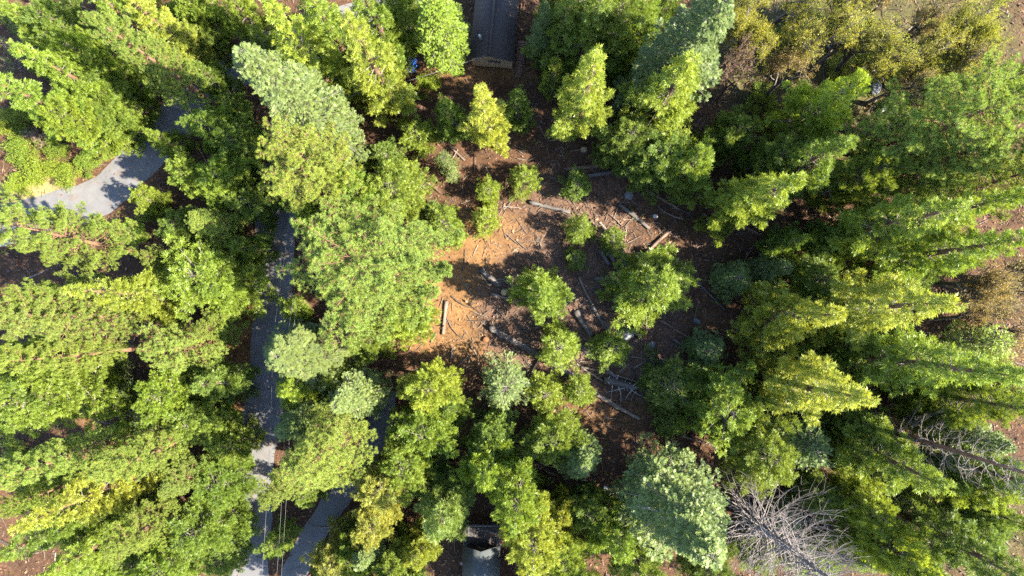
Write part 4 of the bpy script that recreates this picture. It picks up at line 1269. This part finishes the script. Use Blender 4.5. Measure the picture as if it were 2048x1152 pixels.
# ------------------------------------------------------------------ brown roofed house at the top
M['roof_brown'] = mat_plain('brown_metal_roof', (.024, .017, .016), .8, 0, .2, 3)
M['wall_tan'] = mat_wood('tan_siding', (.34, .23, .155), (.46, .32, .22), 2.0, tintmix=.15)
M['deck_brown'] = mat_wood('dark_boards', (.06, .035, .025), (.14, .085, .06), 3.0)
M['deck_grey'] = mat_wood('weathered_boards', (.045, .040, .040), (.085, .076, .074), 3.0)
M['trim'] = mat_wood('worn_trim', (.10, .085, .075), (.18, .155, .14), 3.0)
ZE, ZR = 3.5, 4.75
pl, pr_, pa = P3(939, 116, ZE), P3(1027, 123, ZE), P3(977, 107, ZR)
yd = (P3(950, 0, ZE) - P3(939, 114, ZE)).normalized(); xd = Vector((yd.y, -yd.x, 0))
hw = (pr_ - pl).dot(xd) / 2
orig = (pl + pr_) / 2; orig.z = 0
e = bpy.data.objects.new('house', None); COL.objects.link(e); e.location = orig; e.rotation_euler = (0, 0, math.atan2(xd.y, xd.x))
tag(e, 'brown metal roofed house on posts at the top edge', 'house')
HL, rx = 13.0, -.25             # length, ridge offset
def slab(g, q, th, tint=.5):
    q = np.array(q, float); nn_ = nrm(np.cross(q[1] - q[0], q[3] - q[0])); q2 = q - nn_ * th
    g.add(np.concatenate([q, q2]), [(0, 1, 2, 3), (7, 6, 5, 4), (0, 4, 5, 1), (1, 5, 6, 2), (2, 6, 7, 3), (3, 7, 4, 0)], np.full(6, tint))
for s, x0 in ((0, -hw), (1, hw)):
    g = Geo()
    q = [(x0, 0, ZE), (rx, 0, ZR), (rx, HL, ZR), (x0, HL, ZE)] if s == 0 else [(rx, 0, ZR), (x0, 0, ZE), (x0, HL, ZE), (rx, HL, ZR)]
    slab(g, q, .1)
    ro = obj('roof_slope', g.mesh('roof_slope', M['roof_brown']), e)
    nrib = 21
    g = Geo()
    sl_ = math.hypot(x0 - rx, ZR - ZE); box(g, (0, 0, 0), (sl_ - .05, .03, .014)); rib = g.mesh('seam', M['roof_brown'])
    for k in range(nrib):
        w_ = obj('seam', rib, ro); w_.location = ((x0 + rx) / 2, .3 + k * .6, (ZE + ZR) / 2 + .006); w_.rotation_euler = (0, math.atan2(ZE - ZR, x0 - rx) * -1 if s else math.atan2(ZR - ZE, rx - x0) * -1, 0)
g = Geo(); box(g, (rx, HL / 2, ZR + .035), (.3, HL + .02, .04)); obj('ridge_cap', g.mesh('ridge_cap', M['roof_brown']), e)
def prism(g, pts, y0, y1, tint=.5):
    n_ = len(pts); V = [(x, y0, z) for x, z in pts] + [(x, y1, z) for x, z in pts]
    F = [(i, (i + 1) % n_, n_ + (i + 1) % n_, n_ + i) for i in range(n_)]
    F += [(0, 1, 2, 2 if n_ == 3 else 3), (n_, n_ + 1, n_ + 2, n_ + 2 if n_ == 3 else n_ + 3)]
    if n_ == 5:
        F += [(0, 3, 4, 4), (5, 8, 9, 9)]
    F = [f if len(set(f)) == 4 else f for f in F]
    g.add(V, F, np.full(len(F), tint))
FL, yw, ww = .75, .14, hw - .2
def poly_mesh(name, verts, faces, mat):
    me = bpy.data.meshes.new(name); me.from_pydata(verts, [], faces); me.materials.append(mat); me.update(); return me
zt = lambda x: ZE - .15 + (ZR - ZE) * (1 - abs(x - rx) / (hw + (rx if x < rx else -rx)))
prof_ = [(-ww, FL), (ww, FL), (ww, zt(ww)), (rx, ZR - .15), (-ww, zt(-ww))]
vv = [(x, yw, z) for x, z in prof_] + [(x, yw + .15, z) for x, z in prof_]
ff = [(0, 1, 2, 3, 4), (9, 8, 7, 6, 5)] + [(i, i + 5, (i + 1) % 5 + 5, (i + 1) % 5) for i in range(5)]
obj('front_wall', poly_mesh('front_wall', vv, ff, M['wall_tan']), e)
for s in (-1, 1):
    g = Geo(); box(g, (s * (ww - .075), yw + .155 + (HL - 1) / 2, (FL + ZE - .3) / 2), (.15, HL - 1, ZE - .3 - FL)); obj('side_wall', g.mesh('side_wall', M['wall_tan']), e)
g = Geo(); box(g, (0, yw + HL / 2 - .4, FL - .12), (2 * ww, HL - 1, .2)); obj('floor_frame', g.mesh('floor_frame', M['deck_brown']), e)
w_ = bpy.data.objects.new('x', None); bpy.data.objects.remove(w_)
g = Geo()
for sx in (-1, 1): box(g, (.35 + sx * .68, yw - .03, 2.75), (.08, .08, .62))
box(g, (.35, yw - .03, 3.05), (1.28, .08, .08)); box(g, (.35, yw - .03, 2.45), (1.28, .08, .08))
win = obj('window', g.mesh('window_frame', M['trim']), e)
g = Geo(); box(g, (.35, yw - .02, 2.75), (1.26, .03, .5)); obj('pane', g.mesh('pane', M['glass']), win)
g = Geo(); box(g, (0, 0, 0), (.16, .16, FL + .2)); pm = g.mesh('post', M['pole'])
for k in range(5):
    for s in (-1, -.35, .3, 1):
        p_ = obj('post', pm, e); p_.location = (s * (ww - .1), yw + .2 + k * 2.8, (FL - .25) / 2)
g = Geo(); tube(g, [(-1.5, 2.0, 3.9), (-1.5, 2.0, 4.9), (-1.52, 2.0, 5.3)], (.13, .13, .13), 12, .5); tube(g, [(-1.52, 2, 5.3), (-1.52, 2, 5.45)], (.2, .16), 12, .5)
obj('stove_pipe', g.mesh('stove_pipe', M['metal'], True), e)
g = Geo(); box(g, (-hw + .9, .1, 3.3), (.35, .25, .4)); obj('meter_box', g.mesh('meter_box', M['metal']), e)
for x0 in (-hw, hw):
    g = Geo(); V = [(x0, -.02, ZE - .14), (rx, -.02, ZR - .14), (rx, -.02, ZR - .01), (x0, -.02, ZE - .01), (x0, -.05, ZE - .14), (rx, -.05, ZR - .14), (rx, -.05, ZR - .01), (x0, -.05, ZE - .01)]
    g.add(V, [(0, 1, 2, 3), (7, 6, 5, 4), (0, 4, 5, 1), (3, 2, 6, 7), (0, 3, 7, 4), (1, 5, 6, 2)]); obj('barge_board', g.mesh('barge_board', M['trim']), e)

# stairs on the right of the house
a, b_ = P3(1043, 85, 2.2), P3(1037, 152, .25)
e = bpy.data.objects.new('wooden_stairs', None); COL.objects.link(e); e.location = (a.x, a.y, 0)
tag(e, 'dark wooden stairs running down the right side of the house', 'stairs')
dv = b_ - a; hd = Vector((dv.x, dv.y, 0)).normalized(); rz_ = math.atan2(hd.y, hd.x) - math.pi / 2
g = Geo(); box(g, (0, 0, 0), (1.0, .30, .06), rz_); tr = g.mesh('tread', M['deck_brown'])
for k in range(13):
    t_ = obj('tread', tr, e); p_ = a.lerp(b_, k / 12); t_.location = (p_.x - a.x, p_.y - a.y, p_.z)
sdv = Vector((hd.y, -hd.x, 0))
for s in (-1, 1):
    g = Geo(); q0 = Vector((0, 0, a.z - .14)) + sdv * s * .53; q1 = Vector((dv.x, dv.y, b_.z - .14)) + sdv * s * .53
    V = [(*(q0 + sdv * .03)[:2], q0.z - .1), (*(q1 + sdv * .03)[:2], q1.z - .1), (*(q1 + sdv * .03)[:2], q1.z + .12), (*(q0 + sdv * .03)[:2], q0.z + .12)]
    V += [(*(q0 - sdv * .03)[:2], q0.z - .1), (*(q1 - sdv * .03)[:2], q1.z - .1), (*(q1 - sdv * .03)[:2], q1.z + .12), (*(q0 - sdv * .03)[:2], q0.z + .12)]
    g.add(V, [(0, 1, 2, 3), (7, 6, 5, 4), (0, 4, 5, 1), (3, 2, 6, 7), (0, 3, 7, 4), (1, 5, 6, 2)]); obj('stringer', g.mesh('stringer', M['deck_brown']), e)

# crumpled tarp
M['tarp_blue'] = mat_plain('blue_tarp', (.02, .10, .42), .4, 0, .3, 5)
M['tarp_white'] = mat_plain('white_sheet', (.62, .64, .66), .5, 0, .08, 5)
e = bpy.data.objects.new('tarp', None); COL.objects.link(e); e.location = G3(822, 134)
tag(e, 'crumpled blue and white tarp over a pile left of the house', 'tarp')
def cloth(w, h, cx, cy, ht, seed, mat, nm_):
    r = np.random.default_rng(seed); n_ = 22
    xs, ys = np.meshgrid(np.linspace(-1, 1, n_), np.linspace(-1, 1, n_))
    z = ht * np.clip(1 - (np.abs(xs) ** 2.4 + np.abs(ys) ** 2.4) * .75, 0, 1) ** .7
    for k in range(7):
        w_ = r.normal(size=2) * 4.5; z = z + .06 * np.abs(np.sin(w_[0] * xs + w_[1] * ys + r.random() * 6))
    X_ = cx + xs * w / 2 + r.normal(size=xs.shape) * .03; Y_ = cy + ys * h / 2 + r.normal(size=xs.shape) * .03
    g = Geo(); i_ = (np.arange(n_ - 1)[:, None] * n_ + np.arange(n_ - 1)[None]); g.add(np.stack([X_, Y_, z + .02], -1).reshape(-1, 3), np.stack([i_, i_ + 1, i_ + n_ + 1, i_ + n_], -1).reshape(-1, 4))
    return g.mesh(nm_, mat)
obj('blue_sheet', cloth(1.3, 1.2, .1, .4, .9, 3, M['tarp_blue'], 'blue_sheet'), e)
obj('white_sheet', cloth(.8, .8, -.2, -.45, .6, 4, M['tarp_white'], 'white_sheet'), e)
obj('blue_fold', cloth(.5, .9, .3, -.35, .75, 6, M['tarp_blue'], 'blue_fold'), e)

# ------------------------------------------------------------------ grey roofed cabin at the bottom
M['roof_grey'] = mat_plain('grey_shingles', (.052, .060, .064), .9, 0, .22, 14, .3)
ZE2, ZR2 = 3.2, 5.4
cl, cr_, ca_ = P3(926, 1090, ZE2), P3(999, 1091, ZE2), P3(962, 1104, ZR2)
hw2 = (cr_.x - cl.x) / 2; cx2 = (cl.x + cr_.x) / 2; cy2 = (cl.y + ca_.y) / 2
e = bpy.data.objects.new('cabin', None); COL.objects.link(e); e.location = (cx2, cy2, 0)
tag(e, 'grey gable roofed cabin cut by the bottom edge', 'cabin')
CLn = 8.0
for s in (-1, 1):
    sl_n = math.hypot(hw2, ZR2 - ZE2); an = math.atan2(ZR2 - ZE2, hw2)
    g = Geo(); q = [(s * hw2, 0, ZE2), (s * hw2, -CLn, ZE2), (0, -CLn, ZR2), (0, 0, ZR2)]
    slab(g, q if s > 0 else [q[3], q[2], q[1], q[0]], -.1 if s < 0 and False else .1)
    ro = obj('roof_slope', g.mesh('cabin_roof', M['roof_grey']), e)
    g = Geo(); box(g, (0, 0, 0), (.16, CLn, .02)); cs = g.mesh('shingle_course', M['roof_grey'])
    for k in range(12):
        f_ = (k + .5) / 12.5
        w_ = obj('shingle_course', cs, ro); w_.location = (s * hw2 * (1 - f_), -CLn / 2, ZE2 + (ZR2 - ZE2) * f_ + .008); w_.rotation_euler = (0, s * an + s * -.03, 0)
g = Geo(); box(g, (0, -CLn / 2, ZR2 + .02), (.22, CLn, .05)); obj('ridge_cap', g.mesh('ridge_cap2', M['roof_grey']), e)
vv = [(-hw2 + .3, -.5, 0), (hw2 - .3, -.5, 0), (hw2 - .3, -.5, ZE2), (0, -.5, ZR2 - .3), (-hw2 + .3, -.5, ZE2)]
vv += [(x, -.65, z) for x, _, z in vv]
obj('front_wall', poly_mesh('cabin_wall', vv, [(4, 3, 2, 1, 0), (5, 6, 7, 8, 9)] + [((i + 1) % 5, (i + 1) % 5 + 5, i + 5, i) for i in range(5)], M['deck_brown']), e)
for s in (-1, 1):
    g = Geo(); box(g, (s * (hw2 - .375), -.655 - (CLn - 1) / 2, ZE2 / 2), (.15, CLn - 1, ZE2 - .15)); obj('side_wall', g.mesh('cabin_side', M['deck_brown']), e)
g = Geo(); box(g, (.1, -.47, 2.5), (.9, .06, 1.0)); dd_ = obj('door', g.mesh('cabin_door', M['trim']), e)
g = Geo(); box(g, (.1, -.43, 2.65), (.6, .03, .5)); obj('pane', g.mesh('cabin_pane', M['glass']), dd_)

# satellite dish
dp = P3(922, 1128, 3.6)
e = bpy.data.objects.new('satellite_dish', None); COL.objects.link(e); e.location = dp
tag(e, 'small white satellite dish at the left eave of the grey cabin', 'dish')
g = Geo(); k_ = 14
rad_ = np.linspace(.02, .2, 5)
tube(g, [(0, 0, .22 * r_ * r_ * 8) for r_ in rad_], rad_, k_, .5, cap=False)
dsh = obj('reflector', g.mesh('reflector', M['trim'], True), e); dsh.rotation_euler = (-.6, .25, 0)
g = Geo(); tube(g, [(0, 0, 0), (.15, -.05, -.2), (.32, -.1, -.25)], (.03, .03, .03), 6, .5); obj('bracket', g.mesh('bracket', M['metal']), e)
g = Geo(); tube(g, [(0, .05, .05), (0, .25, .42)], (.015, .012), 5, .5); obj('feed_arm', g.mesh('feed_arm', M['metal']), e)

# deck of single boards
ZD = 2.0
x0_, y0_ = at(929, 1047, ZD); x1_, y1_ = at(1003, 1092, ZD)
e = bpy.data.objects.new('deck', None); COL.objects.link(e); e.location = (x0_, y1_, 0)
tag(e, 'weathered board deck with railing in front of the grey cabin', 'deck')
DW, DD = x1_ - x0_, y0_ - y1_
g = Geo(); box(g, (0, DD / 2, ZD), (.15, DD, .04)); bd = g.mesh('board', M['deck_grey'])
nbd = int(DW / .175)
for k in range(nbd):
    q = obj('board', bd, e); q.location = (.08 + k * .175, random.uniform(-.02, .02), random.uniform(-.006, .006))
g = Geo()
for k in range(4): box(g, (DW / 2, .15 + k * (DD - .3) / 3, ZD - .13), (DW, .06, .2))
obj('joists', g.mesh('joists', M['deck_brown']), e)
g = Geo(); box(g, (0, 0, ZD / 2 + .45), (.1, .1, ZD + .9)); pm = g.mesh('post', M['trim'])
for q_ in ((0, DD), (0, DD / 2), (0, .1), (DW / 2, DD), (DW, DD)):
    q = obj('post', pm, e); q.location = (q_[0], q_[1], 0)
g = Geo(); box(g, (0, DD / 2, ZD + .95), (.12, DD + .1, .05)); obj('side_rail', g.mesh('side_rail', M['trim']), e)
g = Geo(); box(g, (DW / 2 + .07, DD, ZD + .95), (DW, .12, .05)); obj('front_rail', g.mesh('front_rail', M['trim']), e)
g = Geo(); box(g, (0, 0, ZD + .47), (.035, .035, .9)); bl = g.mesh('baluster', M['deck_grey'])
for k in range(1, 30):
    q = obj('baluster', bl, e); q.location = (k * DW / 30, DD, 0)
for k in range(1, 16):
    q = obj('baluster', bl, e); q.location = (0, k * DD / 16, 0)
g = Geo(); tube(g, bezier(np.array(P3(952, 1058, ZD + 1.05)), np.array(P3(970, 1062, ZD + 1.5)), np.array(P3(1008, 1070, ZD + 1.2)), 7), np.linspace(.03, .1, 7), 6, .7)
fb = obj('fallen_branch', g.mesh('fallen_branch', M['bark_pale'])); tag(fb, 'bleached branch lying across the deck railing', 'branch')
# lower landing
x0_, y0_ = at(908, 1021, .6); x1_, y1_ = at(937, 1036, .6)
e = bpy.data.objects.new('landing', None); COL.objects.link(e); e.location = (x0_, y1_, 0)
tag(e, 'small brown board landing above the deck', 'landing')
W_, D_ = x1_ - x0_, y0_ - y1_
g = Geo(); box(g, (0, D_ / 2, .6), (.15, D_, .05)); bd = g.mesh('board', M['deck_brown'])
for k in range(int(W_ / .175)):
    q = obj('board', bd, e); q.location = (.08 + k * .175, 0, random.uniform(-.006, .006))
g = Geo(); box(g, (W_ / 2, D_ + .03, .5), (W_, .06, .3)); box(g, (W_ / 2, -.03, .5), (W_, .06, .3)); obj('frame', g.mesh('landing_frame', M['deck_brown']), e)
g = Geo()
for sx in (0.1, W_ - .1):
    for sy in (.1, D_ - .1): box(g, (sx, sy, .2), (.1, .1, .72))
obj('posts', g.mesh('landing_posts', M['deck_brown']), e)

# ------------------------------------------------------------------ utility poles and wires
POLES = [((566, 676), 'utility pole beneath the pale broad fir by the road bend'), ((622, 205), 'utility pole under the silvery fir at the top'), ((536, 1260), 'utility pole below the bottom edge beside the road')]
ZP = 9.5
arms = []
for (u, v), lab in POLES:
    p_ = P3(u, v, ZP); p_.z = 0
    e = bpy.data.objects.new('utility_pole', None); COL.objects.link(e); e.location = (p_.x, p_.y, float(gz(p_.x, p_.y))); tag(e, lab, 'pole', 'utility poles')
    g = Geo(); tube(g, [(0, 0, -.3), (0, 0, 5), (0, 0, ZP + .3)], (.15, .13, .10), 10, .5); obj('shaft', g.mesh('shaft', M['pole'], True), e)
    g = Geo(); box(g, (0, .16, ZP - .1), (2.3, .09, .1)); obj('crossarm', g.mesh('crossarm', M['pole']), e)
    g = Geo(); tube(g, [(0, 0, 0), (0, 0, .1), (0, 0, .2)], (.05, .07, .03), 8, .5); im = g.mesh('insulator', M['white'], True)
    xs = (-1.05, .55, 1.05)
    for x_ in xs:
        q = obj('insulator', im, e); q.location = (x_, .16, ZP - .04)
    arms.append([np.array([p_.x + x_, p_.y + .16, ZP + .15]) for x_ in xs])
def wire(p, q, sag, lab, r_=.010, n_=24):
    t = np.linspace(0, 1, n_)[:, None]
    pts = p * (1 - t) + q * t - UP * (4 * sag * t * (1 - t))
    o_ = pts[0].copy(); g = Geo(); tube(g, pts - o_, r_, 5, .5)
    w_ = obj('overhead_wire', g.mesh('overhead_wire', M['wire'])); w_.location = o_; tag(w_, lab, 'wire', 'overhead wires')
for k, s_ in enumerate(('left', 'middle', 'right')):
    wire(arms[1][k], arms[0][k], .7, f'{s_} of the overhead wires above the upper road')
    wire(arms[0][k], arms[2][k], .8, f'{s_} of the overhead wires above the lower road')
    wire(arms[1][k], arms[1][k] + np.array([3.0, 26.0, 0.5]), .5, f'{s_} of the overhead wires leaving the top edge')
wire(np.array(P3(978, 108, 4.5)), arms[1][2] - UP * .8, .9, 'service wire from the brown house gable to the pole', .02)

# ------------------------------------------------------------------ litter, grass and undergrowth
M['twig'] = mat_wood('dead_twigs', (.045, .034, .028), (.15, .122, .10), 2.0, bump=0, tintmix=.6)
m, n, l = new_mat('leaf_litter')
ta = N_(n, 'ShaderNodeAttribute', attribute_name='tint')
r_ = ramp(n, [(0, (.018, .011, .008)), (.35, (.065, .032, .017)), (.65, (.125, .062, .028)), (.88, (.18, .115, .065)), (1, (.24, .20, .165))]); l.new(ta.outputs['Fac'], r_.inputs[0])
b = N_(n, 'ShaderNodeBsdfPrincipled'); b.inputs['Roughness'].default_value = .8; l.new(r_.outputs[0], b.inputs['Base Color'])
o = N_(n, 'ShaderNodeOutputMaterial'); l.new(b.outputs[0], o.inputs[0]); M['litter'] = m

def scatter(n_, dens, lo=(-66, -38), hi=(66, 46)):
    x = rng.uniform(lo[0], hi[0], n_); y = rng.uniform(lo[1], hi[1], n_)
    k = rng.random(n_) < dens(x, y)
    return x[k], y[k]
def vnoise(x, y, s, ph=0):
    return .5 + .25 * (np.sin(x * s + ph + 2 * np.sin(y * s * .7 + ph)) + np.sin(y * s * 1.1 + 1.7 + ph + 2 * np.sin(x * s * .6)))
# twigs and small dead branches
x, y = scatter(80000, lambda x, y: np.where(on_road(x, y), .0, np.clip(.16 + .9 * m_debris(x, y) + .12 * m_moss(x, y) - .25 * m_clear(x, y) * (1 - m_debris(x, y)), 0, 1)) * (.4 + .6 * vnoise(x, y, .5)))
g = Geo(); n_ = len(x)
az = rng.random(n_) * 6.28; L = rng.gamma(2.0, .28, n_) + .15; rad = .014 + .024 * L * rng.uniform(.6, 1.4, n_)
d = np.stack([np.cos(az), np.sin(az), rng.normal(size=n_) * .06], -1)
p0 = np.stack([x, y, gz(x, y) + .05 + rng.random(n_) * .12], -1); p1 = p0 + d * L[:, None]
sd = np.stack([-np.sin(az), np.cos(az), np.zeros(n_)], -1)
tri = [sd * rad[:, None], -sd * rad[:, None], np.tile(UP, (n_, 1)) * rad[:, None] * 1.6]
V = np.stack([p0 + tri[0], p0 + tri[1], p0 + tri[2], p1 + tri[0] * .5, p1 + tri[1] * .5, p1 + tri[2] * .5], 1)
F = np.array([(0, 1, 4, 3), (1, 2, 5, 4), (2, 0, 3, 5)])
g.add(V.reshape(-1, 3), (F[None] + (np.arange(n_) * 6)[:, None, None]).reshape(-1, 4), np.repeat(rng.random(n_), 3))
o = obj('twig_litter', g.mesh('twig_litter', M['twig'])); o['kind'] = 'stuff'; tag(o, 'grey dead twigs strewn over the forest floor', 'twigs')
x, y = scatter(15000, lambda x, y: np.where(on_road(x, y), 0, np.clip(.05 + .55 * m_debris(x, y) + .08 * m_moss(x, y), 0, 1) * (.25 + .75 * vnoise(x, y, .7, 3))))
g = Geo()
for q in range(len(x)):
    L_ = rng.gamma(3, .45) + .5; a_ = rng.random() * 6.28 if rng.random() < .5 else rng.normal(-.7, .5)
    d_ = np.array([math.cos(a_), math.sin(a_), 0]); s_ = np.array([-d_[1], d_[0], 0]) * rng.normal() * .12 * L_
    p0_ = np.array([x[q], y[q], float(gz(x[q], y[q])) + .06]); r0_ = .02 + .03 * L_ * rng.uniform(.5, 1.3)
    tube(g, bezier(p0_, p0_ + d_ * L_ * .5 + s_ + UP * .08 * L_ * rng.random(), p0_ + d_ * L_ + UP * .1 * L_ * rng.random(), 4), np.linspace(r0_, r0_ * .35, 4), 5, rng.random(), cap=False)
o = obj('dead_branches', g.mesh('dead_branches', M['twig'])); o['kind'] = 'stuff'; tag(o, 'tangled fallen dead branches in the debris field', 'branches')
# leaf and chip litter
x, y = scatter(95000, lambda x, y: np.where(on_road(x, y, -.6), .10, np.where(on_road(x, y, .3), .25, .75)) * (.35 + .65 * vnoise(x, y, .8, 2)))
n_ = len(x); g = Geo()
P = np.stack([x, y, gz(x, y) + .06 + rng.random(n_) * .03], -1)
F_ = np.stack([rng.normal(size=n_), rng.normal(size=n_), rng.normal(size=n_) * .25], -1)
one = rhombi([((0, 0, 0), (1, 0, 0), (0, 0, 1), 1, .5, .5)])
tt = np.clip(rng.random(n_) * .75 + .12 * m_clear(x, y) + .2 * rng.random(n_) * m_debris(x, y), 0, 1)
stamp(g, one, P, F_, rng.gamma(3, .07, n_) + .07, UP + rng.normal(size=(n_, 3)) * .35, tt)
o = obj('leaf_litter', g.mesh('leaf_litter', M['litter'])); o['kind'] = 'stuff'; tag(o, 'brown fallen leaves, bark chips and needles on the ground', 'litter')
# dry grass
x, y = scatter(60000, lambda x, y: np.where(on_road(x, y, .25), 0, np.clip(m_clear(x, y) * .55 + m_straw(x, y) + .25 * m_moss(x, y), 0, 1)) * vnoise(x, y, .9, 4))
n_ = len(x); g = Geo(); P = np.stack([x, y, gz(x, y)], -1)
stamps(g, 'grass', P, np.tile(UP, (n_, 1)) + rng.normal(size=(n_, 3)) * .45, rng.uniform(.12, .32, n_))
o = obj('dry_grass', g.mesh('dry_grass', M['leaf']), None, None, (.20, .125, .05)); o['kind'] = 'stuff'; tag(o, 'short dry orange grass on the open ground', 'grass')
# green undergrowth
x, y = scatter(16000, lambda x, y: np.where(on_road(x, y, .5), 0, np.clip(.55 + .4 * m_moss(x, y) - .5 * m_clear(x, y) - .42 * m_debris(x, y), 0.015, 1)) * np.clip(vnoise(x, y, .45, 1) * 2.2 - .95, 0, 1))
n_ = len(x); g = Geo(); P = np.stack([x, y, gz(x, y) + rng.uniform(.05, .5, n_)], -1)
stamps(g, 'leaf', P, np.tile(UP, (n_, 1)) + rng.normal(size=(n_, 3)) * .8, rng.uniform(.3, .75, n_))
o = obj('undergrowth', g.mesh('undergrowth', M['leaf']), None, None, (.085, .125, .022)); o['kind'] = 'stuff'; tag(o, 'low leafy green undergrowth between the trees', 'undergrowth')
